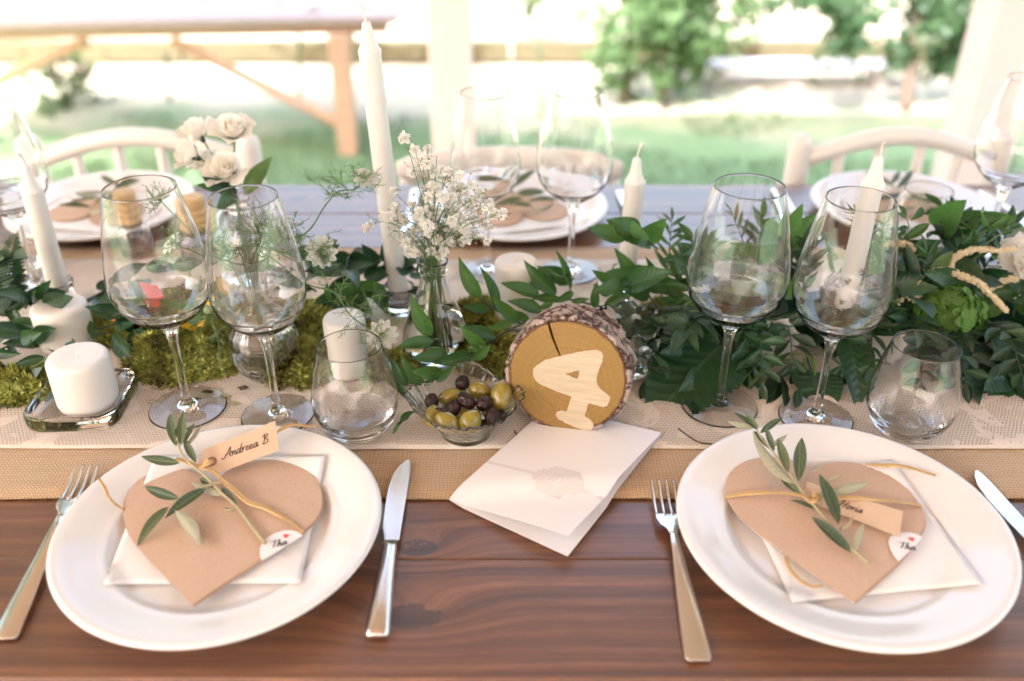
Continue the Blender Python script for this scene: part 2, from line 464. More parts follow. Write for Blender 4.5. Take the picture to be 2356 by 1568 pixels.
    M['foam'] = simple('flower_foam', (0.012, 0.03, 0.014), 1.0, 0.4, 300, spec=0.0)
    M['stem'] = simple('green_stem', (0.11, 0.20, 0.055), 0.5, 0.25, 60)
    M['dark_stem'] = simple('dark_green_stem', (0.022, 0.055, 0.022), 0.45, 0.25, 60)
    M['twig'] = simple('tan_twig', (0.42, 0.36, 0.20), 0.6, 0.2, 80)
    M['brown_twig'] = simple('brown_twig', (0.10, 0.06, 0.035), 0.8, 0.3, 80)
    M['feather'] = simple('feathery_green', (0.17, 0.27, 0.09), 0.6, 0.3, 40)
    M['moss'] = None
    t = NT('cushion_moss'); o = t.obj(); n1 = t.noise(o, 28, 3); n2 = t.noise(o, 400, 2)
    c = t.ramp(n1, [(0.34, (0.10, 0.090, 0.016)), (0.5, (0.30, 0.32, 0.045)), (0.64, (0.50, 0.54, 0.12))])
    c = t.mix(t.math('MULTIPLY', n2, 0.25), c, (0.19, 0.12, 0.045)); t.set(color=c, rough=0.85); M['moss'] = t.m
    M['soil'] = simple('moss_root', (0.085, 0.055, 0.022), 0.95, 0.4, 90, 0.6)
    M['white_petal'] = petalmat('white_petal', (0.84, 0.82, 0.76))
    M['cream_petal'] = petalmat('cream_rose_petal', (0.94, 0.895, 0.82), trans=0.5)
    M['gyp'] = petalmat('small_white_petal', (0.91, 0.89, 0.84), trans=0.4)
    M['bud'] = simple('tiny_bud', (0.26, 0.22, 0.12), 0.7, 0.3, 30)
    M['pod'] = simple('pale_seed_pod', (0.42, 0.50, 0.26), 0.5, 0.12, 90)
    M['lime'] = leafmat('lime_floret', (0.085, 0.20, 0.020), (0.17, 0.34, 0.040), rough=0.6, trans=0.35, vein=(0.34, 0.46, 0.14))
    M['amaranth'] = simple('cream_catkin', (0.72, 0.61, 0.40), 0.8, 0.12, 200)
    t = NT('green_olive'); o = t.obj(); c = t.mix(t.noise(o, 1.6, 3), (0.20, 0.165, 0.014), (0.40, 0.31, 0.036)); c = t.mix(t.math('MULTIPLY', t.rand(), 0.35), c, (0.20, 0.14, 0.02))
    t.set(color=c, rough=0.2, sss=0.12, coat=0.5); t.b.inputs['Subsurface Radius'].default_value = (0.003, 0.002, 0.0006)
    t.bump(t.noise(o, 3.0, 3), 0.12, 0.05); M['green_olive'] = t.m
    t = NT('black_olive'); o = t.obj(); c = t.mix(t.noise(o, 1.8, 3), (0.006, 0.0022, 0.0018), (0.020, 0.0055, 0.0035)); c = t.mix(t.math('MULTIPLY', t.rand(), 0.5), c, (0.042, 0.010, 0.005))
    t.set(color=c, rough=0.10, spec=0.4); t.bump(t.noise(o, 2.5, 4), 0.25, 0.08); M['black_olive'] = t.m
    M['stopper'] = simple('pale_turned_wood', (0.64, 0.44, 0.20), 0.5, 0.1, 60)
    M['orange'] = simple('orange_paper', (0.85, 0.13, 0.02), 0.5, 0.15, 60)
    M['redp'] = simple('red_paper', (0.75, 0.05, 0.03), 0.5, 0.15, 60)
    M['yellow'] = simple('yellow_paper', (0.85, 0.50, 0.02), 0.5, 0.15, 60)
    # --- garden
    t = NT('lawn'); p = t.pos(); x, y, z = t.sep(p)
    g = t.mix(t.noise(p, 9, 4), (0.12, 0.195, 0.085), (0.21, 0.295, 0.135))
    dry = t.mix(t.noise(p, 14, 4), (0.34, 0.28, 0.18), (0.56, 0.49, 0.36))  # pale dry ground; also paints in the sun-bleached lawn past the roof's shade
    k = t.math('ADD', t.math('MULTIPLY', t.math('SUBTRACT', y, 6.05), 0.9), t.math('MULTIPLY', t.math('SUBTRACT', t.noise(p, 1.3, 4, 0.65), 0.5), 2.6))
    t.set(color=t.mix(t.math('MAXIMUM', 0.0, t.math('MINIMUM', k, 1.0)), g, dry), rough=0.95); t.bump(t.noise(p, 60, 4), 0.6, 0.02); M['lawn'] = t.m
    M['grass'] = leafmat('grass_blade', (0.11, 0.19, 0.08), (0.21, 0.30, 0.13), rough=0.6, trans=0.3)
    t = NT('red_brick'); br = t.n('TexBrick'); br.inputs['Color1'].default_value = (0.30, 0.085, 0.05, 1); br.inputs['Color2'].default_value = (0.22, 0.06, 0.04, 1); br.inputs['Mortar'].default_value = (0.45, 0.41, 0.36, 1)
    br.inputs['Scale'].default_value = 4.0; x_, y_, z_ = t.sep(t.pos()); t.l(t.comb(x_, z_, 0.0), br.inputs['Vector']); t.set(color=br.outputs['Color'], rough=0.85); M['brick'] = t.m
    M['pane'] = simple('window_pane', (0.03, 0.035, 0.04), 0.05, 0.05, 3)
    M['paving'] = simple('terrace_paving', (0.46, 0.40, 0.34), 0.8, 0.1, 6)
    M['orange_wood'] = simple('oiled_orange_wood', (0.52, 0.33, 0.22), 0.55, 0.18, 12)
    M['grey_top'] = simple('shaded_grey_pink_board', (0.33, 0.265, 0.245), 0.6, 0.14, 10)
    M['greyed'] = simple('weathered_grey_board', (0.55, 0.49, 0.46), 0.7, 0.14, 10)
    M['fence'] = simple('mossy_fence_timber', (0.10, 0.085, 0.038), 0.85, 0.25, 7)
    M['treebark'] = simple('garden_tree_bark', (0.16, 0.115, 0.075), 0.9, 0.3, 20)
    M['tree_leaf'] = leafmat('garden_leaf', (0.085, 0.155, 0.06), (0.19, 0.30, 0.10), rough=0.5, trans=0.45)
materials()

# ------------------------------------------------------------------ setting
GZ = -1.49            # lawn level; the terrace floor is at -0.75, table top at 0
def setting():
    m = MB(); s = 120
    n = 40
    v = []; f = []
    for j in range(n + 1):
        for i in range(n + 1):
            a = (i / n * 2 - 1); b = (j / n * 2 - 1)
            v.append((math.copysign(abs(a) ** 2.2, a) * s, math.copysign(abs(b) ** 2.2, b) * s + 6, GZ))
    for j in range(n):
        for i in range(n): f.append((j * (n + 1) + i, j * (n + 1) + i + 1, (j + 1) * (n + 1) + i + 1, (j + 1) * (n + 1) + i))
    m.add(v, f)
    struct(put('lawn', m, M['lawn']))
    m = MB(); m.box((0, -1.5, (GZ - 0.75) / 2 - 0.05), (9.4, 9.0, -0.75 - GZ + 0.1))
    struct(put('terrace', m.mesh('terrace', False), M['paving']))
    # grass blades on the strip of lawn that shows
    m = MB(); r = random.Random(3)
    for _ in range(26000):
        y = 4.3 + r.random() ** 1.2 * 4.4; x = r.uniform(-0.55, 0.58) * y
        if y > 5.7 and noise.noise((x * 0.9, y * 0.9, 2)) > -0.2 + (6.6 - y) * 0.3: continue
        h = r.uniform(0.03, 0.075); a = r.uniform(0, 6.28); q = Vector((math.cos(a), math.sin(a), 0)) * 0.005
        c = Vector((x, y, GZ)); t = c + Vector((r.uniform(-.03, .03), r.uniform(-.03, .03), h))
        m.add([c - q, c + q, t], [(0, 1, 2)])
    struct(tag(put('lawn_grass', m, M['grass']), 'short green grass growing behind the far side of the dining table', 'grass'), 'stuff')
setting()

def pavilion():
    t = thing('pavilion', 'cream painted open pavilion with posts and a boarded roof over the table', 'pavilion', (0, 1, -0.75))
    L = Vector((0, 1, -0.75))
    PW = 0.13
    for (x, y, rz) in ((-0.19, 2.9, 0.0), (1.52, 2.93, 0.0), (-2.1, 2.9, 0), (-2.6, -4.2, 0), (2.3, -4.2, 0)):
        PD = 0.18 if x > 1 else PW
        m = MB(); m.box((0, 0, 1.59), (PW, PD, 3.18), Matrix.Rotation(rz, 3, 'Z'))
        o = put('post', m.mesh('post', False), M['post'], t, loc=Vector((x, y, -0.75)) - L)
        bevel(o, 0.006)
        mm = MB(); mm.box((0, 0, 0.012), (PW + 0.05, PD + 0.05, 0.024), Matrix.Rotation(rz, 3, 'Z'))
        put('post_foot', mm.mesh('post_foot', False), M['steel'], o)
    m = MB(); m.box((-0.15, 2.9, 2.51), (6.6, 0.12, 0.16)); m.box((-0.15, -4.2, 2.51), (6.6, 0.12, 0.16))
    put('beam', m.mesh('beam', False), M['post'], t, loc=-L)
    # roof boards, each a board of its own, running along the depth
    bm = MB(); bm.box((0, -0.65, 2.62), (0.40, 8.1, 0.05)); bm = bm.mesh('roof_board', False)
    for i in range(17):
        put('roof_board', bm, M['ceil'], t, loc=Vector((-3.4 + 0.405 * i, 0, 0.003 * (i % 2))) - L)
pavilion()
def house():
    t = thing('brick_house', 'red brick house wall with white windows behind the viewer', 'house', (-0.1, -7.0, -0.75)); L = Vector(t.location)
    m = MB(); m.box((-0.1, -7.1, 1.0), (9.0, 0.3, 3.4)); put('wall', m.mesh('wall', False), M['brick'], t, loc=-L)
    for x in (-3.0, -1.2, 1.3, 3.0):
        m = MB(); m.box((x, -6.935, 0.85), (1.0, 0.03, 1.4)); o = put('window_frame', m.mesh('window_frame', False), M['chair'], t, loc=-L)
        for sx in (-1, 1):
            for sz in (-1, 1):
                mm = MB(); mm.box((x + sx * .235, -6.916, .85 + sz * .335), (.40, .008, .60)); put('pane', mm.mesh('pane', False), M['pane'], o)
house()

def dining_table():
    t = thing('dining_table', 'long dining table of dark stained planks set for a meal', 'table', (0.1, 0.96, -0.75))
    L = Vector(t.location)
    ys = [0.4565, 0.5815, 0.7085, 0.835, 0.962, 1.088, 1.2135, 1.339, 1.4635]
    for a, b in zip(ys[:-1], ys[1:]):
        m = MB(); m.box((0, 0, -0.021), (3.3, b - a - 0.0007, 0.042))
        o = put('plank', m.mesh('plank', False), M['table'], t, loc=Vector((0.1, (a + b) / 2, rnd.uniform(-0.0006, 0.0))) - L)
        bevel(o, 0.0016, 3)
    m = MB()
    for x in (-1.2, 1.4): m.box((x, 0.96, -0.085), (0.09, 0.86, 0.082))
    m.box((0.1, 0.56, -0.085), (2.5, 0.04, 0.08)); m.box((0.1, 1.36, -0.085), (2.5, 0.04, 0.08))
    put('apron', m.mesh('apron', False), M['table'], t, loc=-L)
    for x in (-1.2, 1.4):
        for y in (0.6, 1.32):
            m = MB(); m.box((x, y, -0.439), (0.085, 0.085, 0.62))
            put('leg', m.mesh('leg', False), M['table'], t, loc=-L)
dining_table()

def sheet(name, x0, x1, y0, y1, z, nx, ny, amp, mat, seed, thick):
    v, f = [], []
    r = random.Random(seed)
    for j in range(ny + 1):
        for i in range(nx + 1):
            x = lerp(x0, x1, i / nx); y = lerp(y0, y1, j / ny)
            e = 0.0
            if j == 0 or j == ny: e = noise.noise((x * 9, seed, 0)) * 0.0026 + noise.noise((x * 2.3, seed, 0)) * 0.006
            v.append((x, y + e, z + amp * (noise.noise((x * 9, y * 9, seed)) + 0.5 * noise.noise((x * 30, y * 12, seed)) + 0.7)))
    for j in range(ny):
        for i in range(nx): f.append((j * (nx + 1) + i, j * (nx + 1) + i + 1, (j + 1) * (nx + 1) + i + 1, (j + 1) * (nx + 1) + i))
    m = MB(); m.add(v, f)
    o = put(name, m, mat)
    s = o.modifiers.new('thickness', 'SOLIDIFY'); s.thickness = thick; s.offset = -1
    return o
def runners():
    b = sheet('burlap_runner', -1.5, 1.7, 0.658, 1.207, 0.0022, 200, 30, 0.0006, M['burlap'], 3, 0.0014)
    tag(b, 'tan burlap runner along the middle of the table, under the lace', 'table runner')
    m = MB(); r = random.Random(5)
    for _ in range(420):                      # frayed hairs on the burlap edge
        x = r.uniform(-0.75, 0.8); p = Vector((x, 0.6585 + r.uniform(-.001, .002), 0.002)); pts = [p]
        d = Vector((r.uniform(-1, 1), -r.uniform(.3, 1), 0)).normalized()
        for k in range(4):
            d = (d + Vector((r.uniform(-.8, .8), r.uniform(-.5, .5), r.uniform(-.1, .25)))).normalized()
            p = p + d * r.uniform(.001, .0028); p.z = max(p.z, 0.0008); pts.append(p)
        m.tube(pts, 0.00012, 3, False)
    struct(put('frayed_thread', m, M['fibre'], b), 'stuff')
    l = sheet('lace_runner', -1.5, 1.7, 0.7305, 1.163, 0.0045, 200, 30, 0.0007, M['lace'], 9, 0.0004)
    tag(l, 'cream lace runner with floral pattern lying on the burlap', 'table runner')
runners()
TZ = 0.0056          # top of the lace
# ------------------------------------------------------------------ garden
def garden():
    # timber table at the upper left
    t = thing('garden_table', 'orange timber table with diagonal braces on the lawn behind the left chair', 'table', PY(420, 372, 5.75))
    L = Vector(t.location); L.z = GZ; t.location = L
    TH = -0.615
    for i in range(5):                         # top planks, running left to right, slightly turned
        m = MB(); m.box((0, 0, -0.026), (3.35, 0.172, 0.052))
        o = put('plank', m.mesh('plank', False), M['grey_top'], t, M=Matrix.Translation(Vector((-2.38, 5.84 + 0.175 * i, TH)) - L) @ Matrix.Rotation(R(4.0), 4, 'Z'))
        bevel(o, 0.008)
    m = MB(); m.box((0, 0, -0.035), (3.2, 0.05, 0.06))
    put('apron', m.mesh('apron', False), M['orange_wood'], t, M=Matrix.Translation(Vector((-2.38, 5.88, TH - 0.062)) - L) @ Matrix.Rotation(R(4.0), 4, 'Z'))
    for (px, Y) in ((806, 5.85), (806, 6.6), (-520, 5.85), (-520, 6.6)):
        a = PY(px, 372, Y); a.z = GZ
        m = MB(); m.box((0, 0, (TH - 0.1 - GZ) / 2), (0.125, 0.11, TH - 0.1 - GZ))
        bevel(put('leg', m.mesh('leg', False), M['orange_wood'], t, loc=a - L), 0.008)
    for (a, b) in (((395, 92), (790, 290)), ((200, 95), (-260, 300))):
        pa, pb = PY(*a, 5.9), PY(*b, 5.9)
        m = MB(); m.tube([pa - L, lerp(pa, pb, .5) - L, pb - L], 0.036, 4)
        put('brace', m.mesh('brace', False), M['orange_wood'], t)
    for (px, py, Y, s) in ((720, 38, 6.05, .05), (640, 22, 6.3, .04), (1, 55, 5.95, .04), (470, 12, 6.4, .05)):
        c = PY(px, py, Y); m = MB()
        h = s * 1.1
        m.lathe([(0, 0), (s * .6, 0), (s * .9, h * .5), (s, h), (s * .93, h), (s * .8, h * .5), (s * .5, .008), (0, .008)], 20)
        tag(put('paper_cup', m, M['ceramic'], loc=(c.x, c.y, TH + 0.004)), {720: 'white cup standing near the front edge of the garden table', 640: 'white cup set further back on the garden table', 1: 'white cup at the left end of the garden table', 470: 'white cup at the back edge of the garden table'}[px], 'cup')
    # fence of low timber rails
    t = thing('garden_fence', 'low mossy timber rail fence across the garden', 'fence', (0, 8.2, GZ))
    L = Vector(t.location)
    for (x0, x1) in ((-6.0, -2.9), (-2.88, -0.02), (0.0, 2.9), (2.92, 6.0)):
        m = MB(); m.box(((x0 + x1) / 2, 0, 0.11), (x1 - x0, 0.13, 0.17))
        bevel(put('rail', m.mesh('rail', False), M['fence'], t), 0.012)
    for x in (-4.4, -1.45, 1.4, 4.3):
        m = MB(); m.box((x, 0.13, 0.12), (0.1, 0.1, 0.34)); put('post', m.mesh('post', False), M['fence'], t)
    # grey bench in front of the rail at the right
    t = thing('garden_bench', 'weathered grey plank bench in front of the rail at the right', 'bench', (2.35, 7.5, GZ))
    for k in range(2):
        m = MB(); m.box((0, 0.14 * k, 0.145), (1.75, 0.13, 0.035)); bevel(put('seat_board', m.mesh('seat_board', False), M['greyed'], t), 0.005)
    for x in (-0.65, 0.65):
        m = MB(); m.box((x, 0.07, 0.062), (0.08, 0.24, 0.124)); put('leg', m.mesh('leg', False), M['greyed'], t)
    # thin stakes
    for i, (px, y0, y1, Y) in enumerate(((693, 40, 240, 7.0), (1247, 100, 275, 6.6), (390, 120, 240, 7.0))):
        a, b = PY(px, y1, Y), PY(px - 6, y0, Y); a.z = GZ
        m = MB(); m.tube([a - a, lerp(a, b, .5) - a, b - a], 0.014, 6)
        tag(put('plant_stake', m, M['tree_leaf'], loc=a), ['thin green stake standing under the end of the garden table', 'thin green stake between the middle post and the bushy tree', 'thin green stake behind the brace of the garden table'][i], 'stake')
garden()

def tree(name, label, base, trunks, clumps, nleaf, lsz, seed):
    r = random.Random(seed)
    t = thing(name, label, 'tree', base, 'garden trees')
    m = MB()
    for (pts, r0) in trunks:
        q = catmull([Vector(p) - Vector(base) for p in pts], 5)
        m.tube(q, [r0 * (1 - 0.65 * i / len(q)) for i in range(len(q))], 8)
        for _ in range(5):                    # limbs
            s = q[r.randrange(len(q) // 2, len(q))]; c, rr = clumps[r.randrange(len(clumps))]
            e = Vector(c) - Vector(base) + Vector((r.uniform(-.6, .6), r.uniform(-.6, .6), r.uniform(-.5, .5))) * rr
            m.tube(catmull([s, lerp(s, e, .5) + Vector((0, 0, .05)), e], 4), [0.012, .011, .010, .009, .008, .007, .006, .005, .004][:9], 5)
    put('trunk', m, M['treebark'], t)
    m = MB(); tot = sum(c[1] ** 2 for c in clumps)
    for (c, rr) in clumps:
        c = Vector(c) - Vector(base)
        subs = [(c + Vector((r.gauss(0, .5), r.gauss(0, .45), r.gauss(0, .5))) * rr, rr * r.uniform(.18, .4)) for _ in range(14)]
        for _ in range(int(nleaf * rr * rr / tot)):
            s, sr = subs[r.randrange(14)]
            p = s + Vector((r.gauss(0, 1), r.gauss(0, 1), r.gauss(0, 1))) * sr * 0.6
            d = Vector((r.gauss(0, 1), r.gauss(0, 1), r.gauss(-.4, .8))).normalized(); q = d.orthogonal().normalized()
            q = Quaternion(d, r.uniform(0, 6.28)) @ q
            L = lsz * r.uniform(.6, 1.3)
            m.add([p, p + d * L * .5 + q * L * .28, p + d * L, p + d * L * .5 - q * L * .28], [(0, 1, 2, 3)])
    put('crown', m, M['tree_leaf'], t)
b = PY(1480, 240, 7.0); b.z = GZ
tree('bushy_tree', 'bushy light green tree with two stems left of the bench', b,
     [([b + Vector((-.16, 0, 0)), PY(1450, 120, 7.0), PY(1440, -60, 7.0)], .045), ([b + Vector((.15, 0, 0)), PY(1540, 100, 7.05), PY(1570, -80, 7.0)], .04)],
     [(PY(1440, 20, 6.9), .33), (PY(1540, 60, 7.0), .36), (PY(1600, -20, 7.1), .4), (PY(1480, 150, 7.0), .26), (PY(1660, 30, 7.0), .24), (PY(1420, 110, 6.9), .22), (PY(1520, -120, 7), .5), (PY(1590, 140, 7.0), .18)], 5200, .085, 11)
b = PY(2085, 245, 6.8); b.z = GZ
tree('slender_tree', 'slender tree with one brown trunk beside the right post', b,
     [([b, PY(2100, 130, 6.8), PY(2120, 0, 6.8), PY(2140, -150, 6.8)], .05)],
     [(PY(2120, 10, 6.8), .22), (PY(1990, -60, 6.7), .4), (PY(2210, 10, 6.9), .3), (PY(2080, 120, 6.8), .14), (PY(2180, 140, 7.0), .2), (PY(1850, -45, 6.7), .26), (PY(2230, 90, 7), .2)], 4200, .085, 12)
b = PY(1225, 150, 9.0); b.z = GZ
tree('sapling', 'small sapling with few leaves right of the middle post', b,
     [([b, PY(1225, 60, 9.0), PY(1228, -40, 9.0)], .02)], [(PY(1226, 8, 9.0), .16), (PY(1200, -40, 9.0), .3)], 420, .08, 13)
b = Vector((-3.7, 3.55, GZ))
tree('shade_tree', 'big shade tree left of the terrace, outside the view', b, [([b, b + Vector((.1, .05, 1.2)), b + Vector((.2, .1, 2.6))], .11)],
     [(b + Vector((.1, .1, 3.3)), .9), (b + Vector((.9, .2, 3.5)), .8), (b + Vector((-.5, -.2, 3.9)), .8), (b + Vector((.5, .6, 4.2)), .8), (b + Vector((1.5, .1, 4.0)), .7), (b + Vector((.7, .2, 3.0)), .8)], 9500, .125, 15)
b = PY(150, 240, 6.9); b.z = GZ
tree('low_shrub', 'low scraggy shrub under the left brace of the garden table', b,
     [([b, PY(140, 190, 6.9), PY(120, 140, 6.9)], .02), ([b, PY(180, 190, 6.9), PY(215, 160, 6.9)], .018)], [(PY(150, 195, 6.9), .24), (PY(85, 165, 6.9), .2), (PY(215, 190, 7), .18)], 420, .07, 14)

# ------------------------------------------------------------------ chairs
def chair(label, x, y, wd, ztop, crest=False):
    t = thing('chair', label, 'chair', (x, y, -0.75), 'cream chairs on the far side of the table')
    L = Vector(t.location); h = wd / 2; zt = ztop
    mt = M['chair']
    if not crest:
        for s in (-1, 1):
            m = MB(); m.lathe([(0, 0), (.017, 0), (.019, .3), (.0205, .6), (.0205, zt + .735), (.0185, zt + .748), (.011, zt + .754), (0, zt + .755)], 24, (s * h, .0, 0)); put('back_post', m, mt, t)
        arc = [Vector((lerp(-h + .016, h - .016, i / 16), 0, .75 + zt - .038 + .040 * math.sin(math.pi * i / 16))) for i in range(17)]
        m = MB(); m.tube(arc, 0.0165, 14, True); o = put('top_rail', m, mt, t)
        for i in range(1, 5):
            k = i / 5; xx = lerp(-h, h, k); z1 = .75 + zt - .045 + .040 * math.sin(math.pi * k)
            m = MB(); m.tube([Vector((xx * .93, 0, .46)), Vector((xx, 0, z1))], 0.0095, 10); put('spindle', m, mt, t)
    else:
        for s in (-1, 1):
            m = MB(); m.tube([Vector((s * h * .8, 0, 0)), Vector((s * h * .86, .0, .45)), Vector((s * h * .92, .02, .75 + zt - .03))], .016, 12); put('back_post', m, mt, t)
        v, f = [], []
        n = 24
        prof = [(-.012, -.028), (-.013, .014), (-.006, .026), (.006, .026), (.013, .014), (.012, -.028)]
        for i in range(n + 1):
            u = i / n * 2 - 1; sc = max(.25, (1 - abs(u) ** 8)) ** .5
            for (dy, dz) in prof: v.append((u * h, .03 * (1 - u * u) + dy * sc, .75 + zt - .028 + dz * sc + .006 * (1 - u * u)))
        for i in range(n):
            for k in range(6): f.append((i * 6 + k, i * 6 + (k + 1) % 6, (i + 1) * 6 + (k + 1) % 6, (i + 1) * 6 + k))
        f += [tuple(range(5, -1, -1)), tuple(n * 6 + k for k in range(6))]
        m = MB(); m.add(v, f); put('top_rail', m, mt, t)
        for i in range(1, 5):
            xx = lerp(-h, h, i / 5) * .9
            m = MB(); m.tube([Vector((xx * .9, 0, .46)), Vector((xx, .022, .75 + zt - .05))], .0095, 10); put('spindle', m, mt, t)
    m = MB(); m.box((0, -.19, .445), (wd + .02, .40, .035)); bevel(put('seat', m.mesh('seat', False), mt, t), .012, 3)
    for s in (-1, 1):
        m = MB(); m.tube([Vector((s * h * .95, -.36, 0)), Vector((s * h * .9, -.35, .43))], .017, 12); put('front_leg', m, mt, t)
    m = MB(); m.tube([Vector((-h * .93, -.355, .2)), Vector((h * .93, -.355, .2))], .011, 8); m.tube([Vector((-h * .95, 0, .22)), Vector((h * .95, 0, .22))], .011, 8); put('stretcher', m, mt, t)
c = PY(318, 330, 1.555); chair('cream wooden chair with arched spindle back behind the roses', c.x, 1.555, .385, PY(560, 318, 1.555).z)
c = PY(2075, 330, 1.555); chair('cream wooden chair with arched spindle back in front of the right post', c.x, 1.555, .355, PY(1855, 316, 1.555).z)
c = PY(1172, 360, 1.56); chair('cream chair with a low plain crest rail behind the two far wine glasses', c.x, 1.56, .405, PY(1172, 356, 1.56).z, True)

# ------------------------------------------------------------------ tableware
def wine_proto():
    n = 72
    foot = MB(); stem = MB(); bowl = MB()
    foot.lathe(fine_profile([(0, 0.0008), (.030, .0004), (.0395, 0), (.0405, .0008), (.0400, .0018), (.030, .0028), (.018, .0042), (.0105, .0066), (.0066, .0105), (.0048, .016)]), n)
    stem.lathe(fine_profile([(.0048, .016), (.0041, .030), (.0039, .050), (.0041, .070), (.0048, .084), (.0062, .093), (.0086, .0995)]), n)
    bowl.lathe(fine_profile([(.0086, .0995), (.0125, .1035), (.020, .1085), (.030, .1155), (.0385, .1235), (.0455, .1345), (.0490, .1475), (.0495, .158), (.0482, .174), (.0455, .192), (.0415, .213), (.0375, .231),
                (.0332, .2494), (.0331, .2499), (.0328, .2501), (.0325, .2499), (.0324, .2494), (.0367, .231), (.0407, .213), (.0447, .192), (.0474, .174), (.0487, .158), (.0481, .148), (.0443, .1354), (.0372, .1248), (.0285, .1172), (.0185, .1108), (.0105, .1066), (.0045, .1050), (0, .1048)]), n)
    return foot.mesh('foot'), stem.mesh('stem'), bowl.mesh('bowl')
WG = wine_proto()
def wine(label, x, y, s=1.0, sxy=1.0, z=TZ):
    t = thing('wine_glass', label, 'wine glass', (x, y, z), 'wine glasses')
    Ms = Matrix.Diagonal((s * sxy, s * sxy, s, 1))
    for nm, me in zip(('foot', 'stem', 'bowl'), WG): put(nm, me, M['glass'], t, M=Ms)
wine('tall empty wine glass left of the other near one, behind the tag reading Andreea B.', -.346, .799)
wine('tall empty wine glass standing in front of the fluted vase', -.247, .786, .985, .96)
wine('tall empty wine glass in front of the big serrated leaf, right of the number', .222, .803)
wine('tall empty wine glass just above the right plate, next to the right tumbler', .319, .781, .985, .96)
p = P(1121, 632); wine('far wine glass right behind the white gypsophila bunch', p.x, p.y, .985, .93)
p = P(1312, 634); wine('far wine glass behind the wood slice, in front of the low chair', p.x, p.y, 1.0, 1.0)
p = P(2262, 596); wine('far wine glass at the right edge in front of the peach post', p.x, p.y)
p = P(88, 668); wine('far wine glass cut off by the left edge beside the fern', p.x, p.y)

def tumbler_proto():
    m = MB()
    m.lathe(fine_profile([(0, .0), (.024, 0), (.0285, .0012), (.033, .0055), (.0390, .0150), (.0428, .0270), (.0437, .0370), (.0428, .0510), (.0395, .0690), (.0352, .0860), (.0318, .0991), (.0317, .0997), (.0313, .1000), (.0309, .0997), (.0308, .0991),
             (.0339, .0860), (.0382, .0690), (.0415, .0510), (.0424, .0370), (.0413, .0275), (.0370, .0175), (.0290, .0115), (.015, .0092), (0, .0088)]), 72)
    return m.mesh('tumbler')
TB = tumbler_proto()
def tumbler(label, x, y, s=1.0, z=TZ):
    tag(put('tumbler', TB, M['glass'], M=Matrix.Translation((x, y, z)) @ Matrix.Scale(s, 4)), label, 'tumbler', 'stemless tumblers')
tumbler('empty stemless tumbler left of the olive bowl', -.1595, .764)
tumbler('empty stemless tumbler at the right, in front of the green hydrangea', .4065, .764)
p = P(2123, 432, .10); tumbler('far tumbler on the right far place setting, behind the greenery', p.x, p.y - .02)
p = P(22, 452, .10); tumbler('far tumbler at the left edge behind the left taper candle', p.x, p.y - .03)

def plate_mesh():
    m = MB()
    m.lathe([(0, .0062), (.060, .0060), (.082, .0060), (.0885, .0068), (.0925, .0092), (.0955, .0118), (.0985, .0131), (.1010, .0134), (.1035, .0139), (.1100, .0160), (.1200, .0196), (.1290, .0226), (.1350, .0240), (.1380, .0237),
             (.1394, .0222), (.1392, .0204), (.1370, .0190), (.1250, .0150), (.1100, .0100), (.0960, .0050), (.0880, .0028), (.0860, .0004), (.0840, 0), (.0815, .0004), (.0800, .0030), (.04, .0034), (0, .0034)], 128)
    return m.mesh('dinner_plate')
PL = plate_mesh()
def plate(label, x, y, s=1.0, z=.0002):
    tag(put('dinner_plate', PL, M['ceramic'], M=Matrix.Translation((x, y, z)) @ Matrix.Scale(s, 4)), label, 'plate', 'white dinner plates')
NEARL = Vector((-.2537, .6004, 0)); NEARR = Vector((.2862, .5996, 0))
plate('white dinner plate holding the heart tagged Andreea B.', NEARL.x, NEARL.y, .999, TZ - .001)
plate('white dinner plate holding the heart tagged Horia', NEARR.x, NEARR.y, 1.018, TZ - .001)
FC = P(1192, 506, .02); FL = P(192, 512, .02); FR = P(2112, 506, .02)
for lb, q in (('far white plate behind the two far wine glasses', FC), ('far white plate in front of the chair behind the roses', FL), ('far white plate in front of the right chair', FR)):
    q.y = 1.328; q.z = 0
    plate(lb, q.x, q.y)

